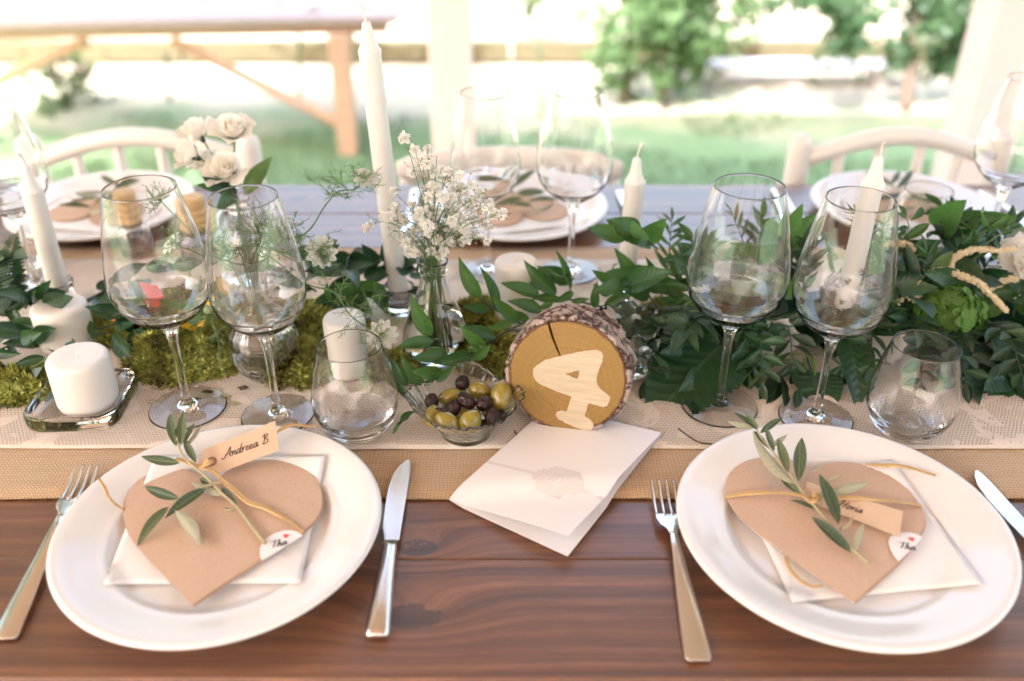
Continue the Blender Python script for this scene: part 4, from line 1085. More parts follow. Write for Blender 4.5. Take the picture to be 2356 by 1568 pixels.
# ------------------------------------------------------------------ menu card
def menu_card():
    L = P(1034, 1156, .001); T = P(1262, 950, .001); Rr = P(1520, 1011, .002); B = P(1306, 1281, .001)
    t = thing('menu_card', 'folded white menu card with a faint grey MENU emblem, leaning under the wood slice', 'menu card', lerp(L, Rr, .5))
    Z0 = TZ + .0008
    BU = P(1300, 1246, .0185)
    def lower(u, v):                         # u along L->B, v along L->T
        p = L + (B - L) * u + (T - L) * v; e = (Rr - (L + (B - L) + (T - L))) * u * v; p = p + e
        p.z = .0012 + (Z0 - .0002) * min(1, max(0, (p.y - .645) / .02)); return p
    def upper(u, v):
        p = L + (BU - L) * u + (T - L) * v + (Rr - (L + (BU - L) + (T - L))) * u * v
        lift = .0165 * u ** 1.25 * (1 - v) ** 1.1 + .0028 * (1 - v) * math.sin(math.pi * u)
        p = L + (B - L) * u + (T - L) * v + (Rr - (L + (B - L) + (T - L))) * u * v
        p.z = .0016 + (Z0 + .0012) * min(1, max(0, (p.y - .645) / .02)) + lift + .0012 * u
        p.y += lift * .35; return p
    for nm, fn in (('back_leaf', lower), ('front_leaf', upper)):
        v = [fn(i / 16, j / 16) - Vector(t.location) for j in range(17) for i in range(17)]
        f = [(j * 17 + i, j * 17 + i + 1, j * 17 + i + 18, j * 17 + i + 17) for j in range(16) for i in range(16)]
        m = MB(); m.add(v, f); o = put(nm, m, M['card'], t)
        s = o.modifiers.new('thickness', 'SOLIDIFY'); s.thickness = .00035; s.offset = 0; sharp(o)
        if nm == 'front_leaf': top = o
    # emblem: a stepped diamond on a thin band, in the card's own u,v
    off = Vector((0, 0, .00055))
    def onc(u, v): return upper(u, v) + off - Vector(t.location)
    m = MB()
    def cell(u0, u1, v0, v1, n=4):
        b = len(m.v)
        for j in range(n + 1):
            for i in range(n + 1): m.v.append(tuple(onc(lerp(u0, u1, i / n), lerp(v0, v1, j / n))))
        for j in range(n):
            for i in range(n): m.f.append((b + j * (n + 1) + i, b + j * (n + 1) + i + 1, b + (j + 1) * (n + 1) + i + 1, b + (j + 1) * (n + 1) + i))
    vc, uc = .345, .62
    rows = [5, 6, 8, 9, 9, 9, 8, 6, 5]; h = .0235; wu = .0215
    for k, wdt in enumerate(rows):
        v0 = vc + (k - 4.5) * h; cell(uc - wdt * wu, uc + wdt * wu, v0, v0 + h * 1.0, 6)
    cell(0.005, uc - 9.1 * wu, vc - .012, vc + .012, 12); cell(uc + 9.1 * wu, .995, vc - .012, vc + .012, 8)
    put('emblem', m, M['emblem'], top)
    uu = (B - L); ul = uu.length; vv = (T - L); vl = vv.length
    mm = write('MENU', lambda a, b: upper(uc - .125 + a / ul, vc - .030 + b / vl) + Vector((0, 0, .0009)) - Vector(t.location), .0036, .00050, .25, False)
    put('lettering', mm, M['emblem_text'], top)
menu_card()

# ------------------------------------------------------------------ hearts, tags, napkins
def outline(px, z): return [P(x, y, z) for x, y in px]
def smooth_closed(ps, k=4):
    n = len(ps); out = []
    for i in range(n):
        a, b, c, d = ps[i - 1], ps[i], ps[(i + 1) % n], ps[(i + 2) % n]
        for j in range(k):
            t = j / k; out.append(0.5 * (2 * b + (c - a) * t + (2 * a - 5 * b + 4 * c - d) * t * t + (3 * b - a - 3 * c + d) * t ** 3))
    return out
def flat(name, pts, th, mat, parent, mid=None, smooth=False):
    m = MB(); L = Vector(parent.location)
    m.prism([p - L for p in pts][::1], th)
    o = put(name, m.mesh(name, smooth), mat, parent)
    return o
def ccw(ps):
    a = sum(ps[i].x * ps[(i + 1) % len(ps)].y - ps[(i + 1) % len(ps)].x * ps[i].y for i in range(len(ps)))
    return ps if a > 0 else ps[::-1]
def ribbon(pts, wd, mat, name, parent, twist=.0):
    q = catmull(pts, 6); v, f = [], []; L = Vector(parent.location)
    for i, p in enumerate(q):
        t = (q[min(i + 1, len(q) - 1)] - q[max(i - 1, 0)]).normalized(); s = t.cross(Vector((0, 0, 1))).normalized()
        ww = wd * (.72 + .35 * noise.noise((i * .35, p.x * 50, 0))) / 2
        for k in range(5):
            u = k / 2 - 1; v.append(p + s * ww * u + Vector((0, 0, .0007 * math.sin(k * 2.3 + i * .2) + .0006)) - L)
    for i in range(len(q) - 1):
        for k in range(4): f.append((i * 5 + k, i * 5 + k + 1, i * 5 + k + 6, i * 5 + k + 5))
    m = MB(); m.add(v, f); o = put(name, m, mat, parent)
    s = o.modifiers.new('thickness', 'SOLIDIFY'); s.thickness = .0004; s.offset = 0
    return o
def C7(x, y): return (.5 * x, 1043 + .5 * y)
def C8(x, y): return (1178 + .5 * x, 1043 + .5 * y)
def D7(x, y): return (286.2 + .2281 * x, 953.9 + .2281 * y)
def D8(x, y): return (1639 + .2281 * x, 953.9 + .2281 * y)
NZ = TZ + .008       # top of the plate's well
PLH = [(0, .0062), (.082, .0060), (.0885, .0068), (.0955, .0118), (.1010, .0134), (.1100, .0160), (.1200, .0196), (.1350, .0240), (.2, .0240)]
def on_plate(px, c, lift):
    z = .015
    for _ in range(6):
        p = P(*px, z); r = math.hypot(p.x - c.x, p.y - c.y)
        for (r0, h0), (r1, h1) in zip(PLH[:-1], PLH[1:]):
            if r0 <= r <= r1: z = TZ - .001 + max(lerp(h0, h1, (r - r0) / (r1 - r0)), .0062) + lift
    return P(*px, z)
def napkin(label, px, pc, z=NZ):
    c = P(*px[0], z); t = thing('paper_napkin', label, 'napkin', c)
    ps = ccw([P(x, y, z + .0004) for x, y in px]); cs = ccw([Vector((x, -y, 0)) for x, y in px]); n = 30; v, f = [], []
    for layer in range(2):
        for j in range(n + 1):
            for i in range(n + 1):
                u, w_ = i / n, j / n
                q = (cs[0] * (1 - u) + cs[1] * u) * (1 - w_) + (cs[3] * (1 - u) + cs[2] * u) * w_
                p = on_plate((q.x, -q.y), pc, .0016)
                e = max(abs(u - .5), abs(w_ - .5)) * 2
                p = p + Vector((0, 0, .0030 - .0012 * e ** 8 + .0010 * noise.noise((u * 3, w_ * 3, ps[0].x * 9)) if layer else .0006))
                v.append(p - c)
    N = (n + 1) ** 2
    for j in range(n):
        for i in range(n):
            a = j * (n + 1) + i; f.append((N + a, N + a + 1, N + a + n + 2, N + a + n + 1)); f.append((a + n + 1, a + n + 2, a + 1, a))
    rim = [i for i in range(n)] + [i * (n + 1) + n for i in range(n)] + [n * (n + 1) + n - i for i in range(n)] + [(n - i) * (n + 1) for i in range(n)]
    for i in range(len(rim)): a, b = rim[i], rim[(i + 1) % len(rim)]; f.append((a, b, N + b, N + a))
    m = MB(); m.add(v, f); put('folded_paper', m, M['napkin'], t)
napkin('white embossed paper napkin under the heart tagged Andreea B.', [C7(480, 607), C7(1385, 602), C7(1500, 14), C7(715, 18)], NEARL)
napkin('white embossed paper napkin under the heart tagged Horia', [C8(1290, 690), C8(2160, 605), C8(1745, 35), C8(1030, 130)], NEARR)
HZ = NZ + .0072
def heart(label, px, z=HZ):
    ps = ccw(outline(px, z)); t = thing('heart_envelope', label, 'envelope', ps[0])
    ps2 = []
    for i, p in enumerate(ps): ps2.append(p)
    c = sum(ps, Vector()) / len(ps); c.y -= .006; v, f = [], []; n = len(ps2); K = 8
    for k in range(K + 1):                   # slightly domed card, its edge bowed by the tie
        s = 1 - k / (K + .0) * .98
        for p in ps2:
            q = c + (p - c) * s; q.z = z + .0017 * (1 - s * s) + .0009 * noise.noise((q.x * 28, q.y * 28, 3)) * (1 - s ** 3) + .0010 * noise.noise((q.x * 16, q.y * 16, 9)); v.append(q - ps[0])
    for k in range(K):
        for i in range(n): f.append((k * n + i, k * n + (i + 1) % n, (k + 1) * n + (i + 1) % n, (k + 1) * n + i))
    f.append(tuple(K * n + i for i in range(n)))
    m = MB(); m.add(v, f); o = put('front_card', m, M['kraft'], t); sd = o.modifiers.new('thickness', 'SOLIDIFY'); sd.thickness = .0006; sd.offset = -1; sharp(o)
    flat('back_card', [p + Vector((.0012, -.0002, -.0016)) for p in ps2], .0007, M['kraft'], t)
    return t
def dense_heart(px, pt):
    """px: outline from the point round to the point; rounded everywhere except at the point and notch (pt = its index)"""
    def seg(a): return [tuple(p.xy) for p in catmull([Vector((x, y, 0)) for x, y in a], 5)]
    return seg(px[:pt + 1])[:-1] + seg(px[pt:])[:-1]
hl = [(882, 700), (740, 552), (615, 410), (575, 330), (567, 250), (592, 180), (650, 118), (730, 80), (830, 72), (920, 105), (975, 150), (1040, 85), (1140, 44), (1260, 33), (1370, 60), (1450, 115), (1481, 190), (1470, 270), (1400, 355), (1200, 488), (882, 700)]
h1 = heart('brown kraft paper heart tied with raffia on the left plate', dense_heart([C7(*p) for p in hl], 10))
hr = [(1575, 685), (1330, 512), (1090, 335), (1005, 240), (982, 170), (1002, 95), (1060, 45), (1140, 22), (1230, 20), (1330, 45), (1395, 82), (1450, 50), (1540, 40), (1650, 58), (1760, 118), (1850, 200), (1897, 290), (1890, 350), (1780, 500), (1575, 685)]
h2 = heart('brown kraft paper heart tied with raffia on the right plate', dense_heart([C8(*p) for p in hr], 10))
def sticker(parent, px, hpx, tpx, tdir, z, label):
    L = Vector(parent.location)
    o = flat('sticker', ccw(outline(px, z)), .0003, M['sticker'], parent); o['label'] = label
    c = P(*hpx, z + .0003); s = .0042; ps = []
    for i in range(24):
        a = 2 * math.pi * i / 24; ps.append(c + Vector((s * .062 * 16 * math.sin(a) ** 3 * .6, s * .06 * (13 * math.cos(a) - 5 * math.cos(2 * a) - 2 * math.cos(3 * a) - math.cos(4 * a)) * .75, 0)))
    m = MB(); m.prism([p - L for p in ccw(ps)], .00025); put('printed_heart', m.mesh('printed_heart', False), M['red'], o)
    b = P(*tpx, z + .0005); d = (P(*tdir, z + .0005) - b).normalized(); n = Vector((-d.y, d.x, 0))
    put('lettering', write('Tha', lambda a, q: b + d * a + n * q - L, .0040, .00042, .25), M['ink'], o)
STZ = HZ + .0016
sticker(h1, [D7(*p) for p in ((1386, 1474), (1366, 1420), (1364, 1365), (1378, 1320), (1410, 1272), (1460, 1228), (1530, 1192), (1620, 1169), (1700, 1170), (1760, 1188), (1796, 1222), (1600, 1345))], D7(1630, 1225), D7(1482, 1345), D7(1650, 1305), STZ, 'white round sticker with a red heart folded over the edge')
sticker(h2, [D8(*p) for p in ((1880, 1482), (1830, 1425), (1790, 1350), (1775, 1290), (1790, 1240), (1840, 1205), (1900, 1190), (1990, 1188), (2070, 1210), (2126, 1240), (2010, 1360))], D8(2010, 1258), D8(1885, 1345), D8(2040, 1370), STZ, 'white round sticker with a red heart folded over the edge')
def name_tag(label, text, corners, zs, tpx, tdir, unit, eye=None):
    ps = [P(*c, z) for c, z in zip(corners, zs)]
    t = thing('name_tag', label, 'name tag', ps[0]); L = Vector(t.location)
    c = sum(ps, Vector()) / len(ps); nrm = Vector((0, 0, 0))
    for i in range(len(ps)): nrm += (ps[i] - c).cross(ps[(i + 1) % len(ps)] - c)
    if nrm.z < 0: ps = ps[::-1]; nrm = -nrm
    nrm.normalize(); ps = [p - nrm * (p - c).dot(nrm) for p in ps]
    m = MB(); m.prism([p - L for p in ps], .0005, nrm); o = put('tag_card', m.mesh('tag_card', False), M['tagpaper'], t)
    def onplane(px):
        d = ray(*px); o_ = Vector((0, 0, CAMH)); return o_ + d * ((c - o_).dot(nrm) / d.dot(nrm))
    b = onplane(tpx); d = (onplane(tdir) - b).normalized(); n = nrm.cross(d).normalized()
    put('lettering', write(text, lambda a, q: b + d * a + n * q + nrm * .0004 - L, unit, .00036, .28), M['ink'], t)
    if eye:
        e = onplane(eye); m = MB(); v, f = [], []
        for k in range(24):
            a = 2 * math.pi * k / 24
            for rr in (.0022, .0052): v.append(e + (d * math.cos(a) + n * math.sin(a)) * rr + nrm * .0004 - L)
        for k in range(24): f.append((k * 2, k * 2 + 1, (k * 2 + 3) % 48, (k * 2 + 2) % 48))
        m.add(v, f); put('eyelet', m, M['eyelet'], t)
name_tag('buff paper name tag lettered Andreea B. on the left plate', 'Andreea B.', [D7(735, 560), D7(732, 480), D7(800, 358), D7(1522, 64), D7(1558, 362), D7(960, 590)], [.026, .031, .036, .053, .039, .026], D7(1000, 450), D7(1480, 275), .0046, D7(878, 480))
name_tag('buff paper name tag lettered Horia on the right plate', 'Horia', [D8(955, 680), D8(918, 800), D8(1090, 925), D8(1890, 1232), D8(1922, 985), D8(1230, 758)], [.031, .028, .027, .027, .031, .033], D8(1268, 925), D8(1600, 1035), .0040)
def raffia(label, pieces):
    a = P(*pieces[0][0][0], .02); t = thing('raffia_tie', label, 'raffia', a)
    for (px, zs, wd) in pieces: ribbon([P(x, y, z) for (x, y), z in zip(px, zs)], wd, M['raffia'], 'strand', t)
HT = HZ + .0012
raffia('tan raffia tie round the heart on the left plate', [
    ([D7(*p) for p in ((515, 452), (600, 470), (700, 512), (840, 540), (960, 640), (1100, 760), (1250, 890), (1400, 940), (1600, 1040), (1700, 1110), (1800, 1205))], [.030, .033, .034, .036, .033, .030, .027, .025, .024, .023, HT - .001], .0062),
    ([D7(*p) for p in ((740, 560), (800, 520), (850, 500), (845, 470), (800, 500))], [.034, .039, .040, .041, .038], .005),
    ([D7(*p) for p in ((1530, 200), (1600, 145), (1720, 108), (1850, 120), (1945, 125))], [.034, .036, .036, .034, .033], .0052),
    ([C7(*p) for p in ((455, 120), (485, 165), (500, 205), (535, 240), (570, 262))], [.034, .030, .026, .023, .021], .003),
    ([D7(*p) for p in ((1235, 500), (1245, 465), (1270, 445))], [.024, .026, .028], .003)])
raffia('tan raffia tie round the heart on the right plate', [
    ([D8(*p) for p in ((135, 842), (260, 815), (420, 797), (600, 792), (800, 808), (980, 840), (1250, 842), (1500, 850), (1750, 872), (1950, 895), (2110, 925))], [HT - .001, .023, .026, .028, .030, .033, .033, .032, .029, .025, HT - .001], .0058),
    ([D8(*p) for p in ((930, 830), (980, 880), (1040, 870), (1060, 820), (1010, 815))], [.034, .036, .037, .037, .036], .005),
    ([D8(*p) for p in ((1540, 508), (1700, 520), (1850, 520), (2040, 555), (2150, 590), (2250, 625))], [.023, .027, .029, .029, .028, .028], .0062),
    ([C8(*p) for p in ((1258, 478), (1275, 530), (1320, 585), (1380, 615), (1428, 612))], [.018, .019, .019, .019, .019], .0045)])

# ------------------------------------------------------------------ leaves
def leaf_mesh(name, wr, prof, n=8, fold=.12, curl=.10, side=.0, serr=0.0, teeth=0, twist=0.0):
    """unit leaf along +Y; prof(t) is the half width from 0 to 1"""
    v, f = [], []
    n = max(n, teeth * 2)
    for i in range(n + 1):
        t = i / n; hw = wr / 2 * prof(t)
        if serr and 0 < i < n: hw *= 1 + serr * (.5 if i % 2 else -.5)
        zc = -curl * (t * t) + curl * .25 * t; xc = side * t * t
        tw = twist * t
        for k in range(5):
            u = k / 2 - 1
            x = hw * u; z = fold * abs(u) ** 1.3 * hw * 2 - fold * .5 * hw * (abs(u) == .5)
            v.append((xc + x * math.cos(tw) - z * math.sin(tw), t + (serr * .12 * abs(u) * wr if serr else 0), zc + x * math.sin(tw) + z * math.cos(tw)))
    for i in range(n):
        for k in range(4): f.append((i * 5 + k, i * 5 + k + 1, i * 5 + k + 6, i * 5 + k + 5))
    m = MB(); m.add(v, f)
    return m.mesh(name)
ovate = lambda t: max(.02, math.sin(math.pi * min(1, t ** .78)) ** .85 * (1 - .12 * t))
lance = lambda t: max(.02, math.sin(math.pi * t ** .9) ** .8)
obov = lambda t: max(.03, math.sin(math.pi * t ** 1.25) ** .8)
broad = lambda t: max(.02, math.sin(math.pi * min(1, t ** .62)) ** .75)
LV = {
    'ruscus': [leaf_mesh('leaf', .36, ovate, 10, .22, c, s, twist=w_) for c, s, w_ in ((.12, .05, .2), (.22, -.06, -.3), (-.06, .03, .1), (.32, .10, .5), (.05, -.1, -.2))],
    'olive': [leaf_mesh('leaf', .225, lance, 9, .30, c, s, twist=w_) for c, s, w_ in ((.10, .03, .1), (.20, -.04, -.3), (-.08, .05, .3), (.02, 0, .0))],
    'box': [leaf_mesh('leaf', .44, obov, 6, .30, c, s) for c, s in ((.08, .02), (.18, -.05), (-.06, .05))],
    'narrow': [leaf_mesh('leaf', .21, lance, 7, .25, c, s, twist=w_) for c, s, w_ in ((.12, .06, .2), (.22, -.06, -.2), (-.05, .02, .0))],
    'dark': [leaf_mesh('leaf', .46, broad, 12, .20, c, s, twist=w_) for c, s, w_ in ((.15, .05, .2), (.28, -.06, -.2), (.38, .08, .3))],
    'serrated': [leaf_mesh('leaf', .60, broad, 12, .16, c, s, .10, 22) for c, s in ((.14, .03), (.24, -.04))],
}
LM = {'ruscus': 'ruscus', 'olive': 'olive_leaf', 'box': 'box', 'narrow': 'box', 'dark': 'dark', 'serrated': 'serrated'}
_matcopy = {}
def leaf(kind, base, tip, parent, up=None, roll=None, mat=None, wide=1.0, r=rnd, name='leaf', flip=False):
    me = LV[kind][r.randrange(len(LV[kind]))]
    mt = M[mat or LM[kind]]
    key = (me.name, mt.name)
    if key not in _matcopy:
        mc = me.copy(); mc.materials.clear(); mc.materials.append(mt); _matcopy[key] = mc
    up = up or Vector((r.uniform(-.5, .5), -.35 + r.uniform(-.4, .4), 1))
    Mx = aim(base, tip, up, (r.uniform(-.5, .5) if roll is None else roll) + (math.pi if flip else 0), wide)
    return put(name, _matcopy[key], None, parent, M=local(parent, Mx))
def stem_part(parent, pts, r0, r1, mat, name='stem', k=5):
    L = Vector(parent.location); q = catmull([Vector(p) - L for p in pts], k)
    m = MB(); m.tube(q, [lerp(r0, r1, i / (len(q) - 1)) for i in range(len(q))], 6)
    return put(name, m, M[mat], parent), [p + L for p in q]
def spray(name, label, cat, pts, kind, nl, ll, group=None, mat=None, r0=.0016, smat='stem', seed=0, spread=.9, wide=1.0, start=.12, flatten=.0):
    """a branch along pts with alternate leaves"""
    r = random.Random(seed)
    t = thing(name, label, cat, Vector(pts[0]), group)
    _, q = stem_part(t, pts, r0, r0 * .4, smat)
    n = len(q)
    for i in range(nl):
        k = start + (1 - start) * (i + .5) / nl; a = k * (n - 1); j = int(a); b = lerp(q[j], q[min(j + 1, n - 1)], a - j)
        d = (q[min(j + 1, n - 1)] - q[max(j - 1, 0)]).normalized()
        s = d.cross(Vector((0, -.3, 1)))
        s = s.normalized() if s.length > 1e-3 else Vector((1, 0, 0))
        sd = 1 if i % 2 else -1
        dr = (d * r.uniform(.35, .8) + s * sd * spread * r.uniform(.6, 1.1) + Vector((0, 0, r.uniform(-.25, .55)))).normalized()
        L = ll * r.uniform(.75, 1.15) * (1 - .3 * k)
        tip = b + dr * L
        if tip.z < .008: tip.z = .008 + r.random() * .006
        leaf(kind, b, tip, t, r=r, mat=mat, wide=wide)
    e = q[-1]; d = (q[-1] - q[-3]).normalized(); leaf(kind, e, e + d * ll * .7, t, r=r, mat=mat, wide=wide)
    return t

# ---- the olive sprigs on the plates
def sprig(label, stems, leaves, seed):
    r = random.Random(seed)
    t = thing('olive_sprig', label, 'olive sprig', P(*stems[0][0][0], stems[0][0][1]))
    for st in stems: stem_part(t, [P(*p, z) for p, z in st], .0017, .0009, 'twig')
    for (a, za, b, zb, under) in leaves:
        leaf('olive', P(*a, za), P(*b, zb), t, up=Vector((r.uniform(-.2, .2), -.55, 1)), roll=r.uniform(-.35, .35), r=r, flip=under, wide=1.08)
z = .033
sprig('olive sprig tied to the heart on the left plate', [
    [(D7(1420, 1300), .024), (D7(1130, 930), .026), (D7(990, 800), .029), (D7(880, 690), .032), (D7(790, 600), .034), (D7(590, 420), .042), (D7(540, 270), .050), (D7(530, 225), .052)],
    [(D7(990, 690), .031), (D7(880, 705), .033), (D7(640, 800), .034), (D7(480, 910), .033)], [(D7(1110, 960), .026), (D7(1060, 965), .028), (D7(1005, 960), .028)]],
    [(D7(525, 325), .048, D7(440, -25), .062, 0), (D7(575, 315), .048, D7(600, -40), .064, 0), (D7(535, 240), .052, D7(530, 105), .058, 0), (D7(600, 335), .046, D7(775, 105), .054, 1), (D7(725, 490), .038, D7(582, 235), .052, 0), (D7(610, 290), .048, D7(700, 80), .060, 0),
     (D7(565, 490), .038, D7(178, 445), .040, 0), (D7(560, 850), .034, D7(188, 735), .036, 0), (D7(820, 750), .033, D7(400, 1005), .032, 0), (D7(450, 930), .033, D7(92, 1300), .026, 0), (D7(510, 970), .033, D7(828, 1325), .026, 1),
     (D7(1000, 812), .029, D7(672, 685), .033, 1), (D7(980, 740), .030, D7(1135, 915), .026, 0), (D7(760, 640), .030, D7(990, 800), .027, 0), (D7(1080, 960), .028, D7(1000, 950), .030, 0)], 1)
sprig('olive sprig tied to the heart on the right plate', [
    [(D8(1585, 1505), .026), (D8(1440, 1385), .027), (D8(1200, 1120), .029), (D8(1030, 920), .031), (D8(880, 740), .034), (D8(780, 590), .037), (D8(560, 320), .045), (D8(470, 200), .050), (D8(450, 140), .052)],
    [(D8(1290, 1160), .029), (D8(1380, 1110), .031), (D8(1410, 1040), .033)], [(D8(1080, 900), .034), (D8(1085, 830), .036), (D8(1180, 660), .042), (D8(1300, 610), .044)]],
    [(D8(455, 165), .051, D8(205, -40), .062, 0), (D8(460, 150), .052, D8(335, -35), .066, 0), (D8(480, 190), .050, D8(695, 22), .060, 0), (D8(470, 220), .048, D8(410, 170), .052, 0), (D8(440, 130), .052, D8(150, 75), .058, 1), (D8(560, 340), .044, D8(412, 180), .046, 0), (D8(625, 375), .043, D8(522, 130), .056, 0),
     (D8(600, 320), .044, D8(768, 212), .048, 1), (D8(765, 590), .038, D8(660, 235), .052, 0), (D8(830, 700), .036, D8(362, 252), .046, 1), (D8(868, 680), .036, D8(892, 212), .056, 0), (D8(885, 800), .031, D8(648, 600), .034, 0), (D8(1030, 960), .030, D8(785, 835), .031, 0),
     (D8(1272, 1115), .031, D8(1080, 595), .046, 0), (D8(1170, 790), .036, D8(1590, 702), .042, 1), (D8(1400, 1395), .027, D8(1000, 1025), .034, 0), (D8(1440, 1370), .027, D8(1525, 1095), .036, 1)], 2)

# ------------------------------------------------------------------ centre ruscus
def E5(x, y): return (787 + .3345 * x, 524.6 + .3345 * y)
def E4(x, y): return (.3345 * x, 524.6 + .3345 * y)
def E6(x, y): return (1573.4 + .3345 * x, 524.6 + .3345 * y)
def branch(label, spts, leaves, seed, mat='ruscus', cat='foliage branch', name='ruscus_branch', smat='dark_stem', r0=.0017, kind='ruscus', wide=1.0):
    r = random.Random(seed)
    t = thing(name, label, cat, PT(*spts[0][0], spts[0][1]))
    stem_part(t, [PT(*p, Y) for p, Y in spts], r0, r0 * .5, smat)
    for lf in leaves:
        a, Ya, b, Yb = lf[:4]
        pa, pb = PT(*a, Ya), PT(*b, Yb)
        leaf(kind, pa, pb, t, up=Vector((r.uniform(-.3, .3), -.9 + r.uniform(-.3, .3), .75)), roll=lf[4] if len(lf) > 4 else r.uniform(-.35, .35), r=r, mat=mat, wide=wide)
    return t
e = E5
branch('ruscus branch with bright oval leaves arching in front of the bottle vase', [(e(560, 1090), .805), (e(690, 1010), .815), (e(800, 920), .83), (e(1050, 760), .855), (e(1180, 690), .87), (e(1300, 635), .885)], [
    (e(610, 740), .835, e(458, 508), .825), (e(628, 785), .83, e(368, 795), .81), (e(735, 880), .825, e(482, 902), .80), (e(728, 868), .825, e(600, 812), .835), (e(892, 882), .835, e(668, 935), .80), (e(985, 828), .84, e(808, 700), .83), (e(1058, 758), .85, e(828, 678), .84), (e(1172, 652), .865, e(1008, 705), .85),
    (e(558, 1088), .805, e(398, 915), .80), (e(448, 1085), .80, e(330, 890), .81), (e(690, 1020), .815, e(488, 958), .79), (e(900, 905), .83, e(1035, 820), .82), (e(620, 1050), .80, e(780, 970), .79), (e(860, 830), .84, e(1010, 830), .83)], 21)
branch('ruscus branch with bright oval leaves rising left of the wood slice', [(e(1300, 640), .90), (e(1215, 655), .895), (e(1060, 565), .905), (e(955, 485), .915)], [
    (e(952, 482), .915, e(778, 232), .92), (e(1012, 562), .905, e(828, 546), .89), (e(1218, 655), .895, e(1028, 485), .89), (e(1065, 570), .90, e(975, 250), .91, .9), (e(1365, 470), .93, e(1098, 380), .92), (e(1475, 457), .94, e(1243, 262), .94), (e(1375, 578), .92, e(1148, 476), .91), (e(1290, 640), .90, e(1140, 560), .90)], 22)
branch('ruscus branch with upright leaves behind the wood slice', [(e(2200, 560), .99), (e(2000, 540), .97), (e(1800, 545), .955), (e(1600, 500), .95), (e(1400, 470), .945), (e(1250, 520), .93)], [
    (e(1570, 440), .955, e(1490, 150), .96, .8), (e(1940, 420), .97, e(1710, 295), .97), (e(2040, 400), .98, e(1900, 150), .98), (e(1740, 555), .95, e(1735, 385), .95), (e(1800, 545), .955, e(2018, 432), .95), (e(1840, 470), .96, e(1720, 385), .96), (e(2205, 470), .98, e(2070, 205), .99, .6), (e(2180, 490), .97, e(2315, 525), .96), (e(1960, 545), .96, e(1860, 560), .95), (e(2170, 570), .95, e(2310, 780), .90), (e(1580, 510), .95, e(1700, 500), .94), (e(1590, 440), .95, e(1470, 520), .93), (e(1450, 520), .93, e(1330, 560), .92), (e(1500, 490), .94, e(1300, 480), .94)], 23)
t = branch('thick dark ruscus stem with big leaves behind the tall candle', [(E4(2900, 560), 1.02), (E4(2700, 420), 1.035), (E4(2520, 400), 1.03), (E4(2300, 480), 1.02), (E4(2050, 560), 1.0), (E4(1700, 560), .99)], [
    (e(0, 330), 1.02, e(175, 120), 1.05), (e(100, 330), 1.03, e(310, 160), 1.06), (e(150, 340), 1.02, e(345, 290), 1.0), (e(0, 370), 1.0, e(200, 590), .96), (e(460, 330), 1.03, e(580, 330), 1.04), (e(480, 430), 1.02, e(575, 440), 1.0), (e(230, 410), 1.01, e(320, 600), .97), (e(-100, 420), 1.0, e(60, 560), .95), (E4(2420, 330), 1.0, E4(2200, 600), .97), (E4(2260, 330), 1.0, E4(2080, 200), 1.03), (E4(2330, 420), 1.0, E4(2230, 640), .96), (E4(2250, 80), 1.05, E4(2130, 240), 1.05)], 24, mat='ruscus_dark', r0=.0032, wide=1.25)
# ---- left ruscus
branch('dark ruscus branch crossing behind the left pillar candles', [(E4(-60, 760), .93), (E4(200, 735), .93), (E4(480, 720), .935), (E4(700, 690), .93), (E4(850, 650), .925), (E4(960, 660), .92)], [
    (E4(255, 655), .93, E4(0, 640), .92), (E4(200, 720), .92, E4(0, 690), .90), (E4(130, 570), .95, E4(310, 360), .96), (E4(150, 690), .93, E4(40, 470), .95), (E4(800, 680), .925, E4(970, 640), .90), (E4(775, 740), .91, E4(950, 925), .86), (E4(920, 700), .91, E4(1035, 960), .85), (E4(960, 690), .92, E4(1165, 865), .88), (E4(700, 720), .91, E4(620, 760), .90), (E4(250, 590), .93, E4(280, 720), .90), (E4(60, 800), .90, E4(120, 890), .88), (E4(330, 800), .91, E4(420, 860), .89), (E4(100, 640), .94, E4(240, 700), .92), (E4(620, 640), .93, E4(640, 780), .91), (E4(470, 690), .93, E4(480, 750), .91)], 25, mat='ruscus_dark')
branch('ruscus twig reaching round the left side of the standing pillar candle', [(E4(500, 790), .87), (E4(380, 860), .86), (E4(210, 970), .85), (E4(130, 1000), .845)], [
    (E4(310, 890), .86, E4(90, 930), .85), (E4(215, 975), .85, E4(365, 985), .82, 2.6), (E4(155, 1000), .85, E4(-10, 1110), .83), (E4(205, 990), .845, E4(30, 1255), .80), (E4(460, 790), .87, E4(535, 850), .85), (E4(520, 790), .87, E4(470, 760), .88)], 26, mat='ruscus_dark', r0=.0012, smat='stem')
branch('thick dark leafy stem between the left candle and the first wine glass', [(E4(520, 550), 1.0), (E4(600, 500), 1.0), (E4(680, 460), 1.0), (E4(760, 400), 1.005)], [
    (E4(660, 470), 1.0, E4(850, 590), .96, -.3), (E4(660, 420), 1.01, E4(780, 350), 1.02), (E4(740, 400), 1.0, E4(1000, 250), 1.02), (E4(850, 480), .98, E4(1060, 420), .97), (E4(1000, 300), 1.01, E4(1250, 250), 1.03), (E4(1200, 280), 1.02, E4(1430, 200), 1.03)], 27, mat='ruscus_dark', r0=.0034, wide=1.5)
branch('dark leaves spilling over the left edge below the fern', [(E4(-150, 900), .88), (E4(-60, 860), .88), (E4(20, 830), .89), (E4(80, 800), .90)], [
    (E4(-60, 860), .88, E4(120, 880), .87), (E4(-40, 880), .88, E4(40, 1040), .85), (E4(-90, 800), .90, E4(60, 740), .90), (E4(-120, 900), .87, E4(-20, 1000), .84), (E4(-80, 700), .92, E4(90, 650), .92), (E4(-20, 960), .86, E4(80, 970), .86), (E4(-60, 560), .96, E4(80, 610), .95)], 28, mat='ruscus_dark')
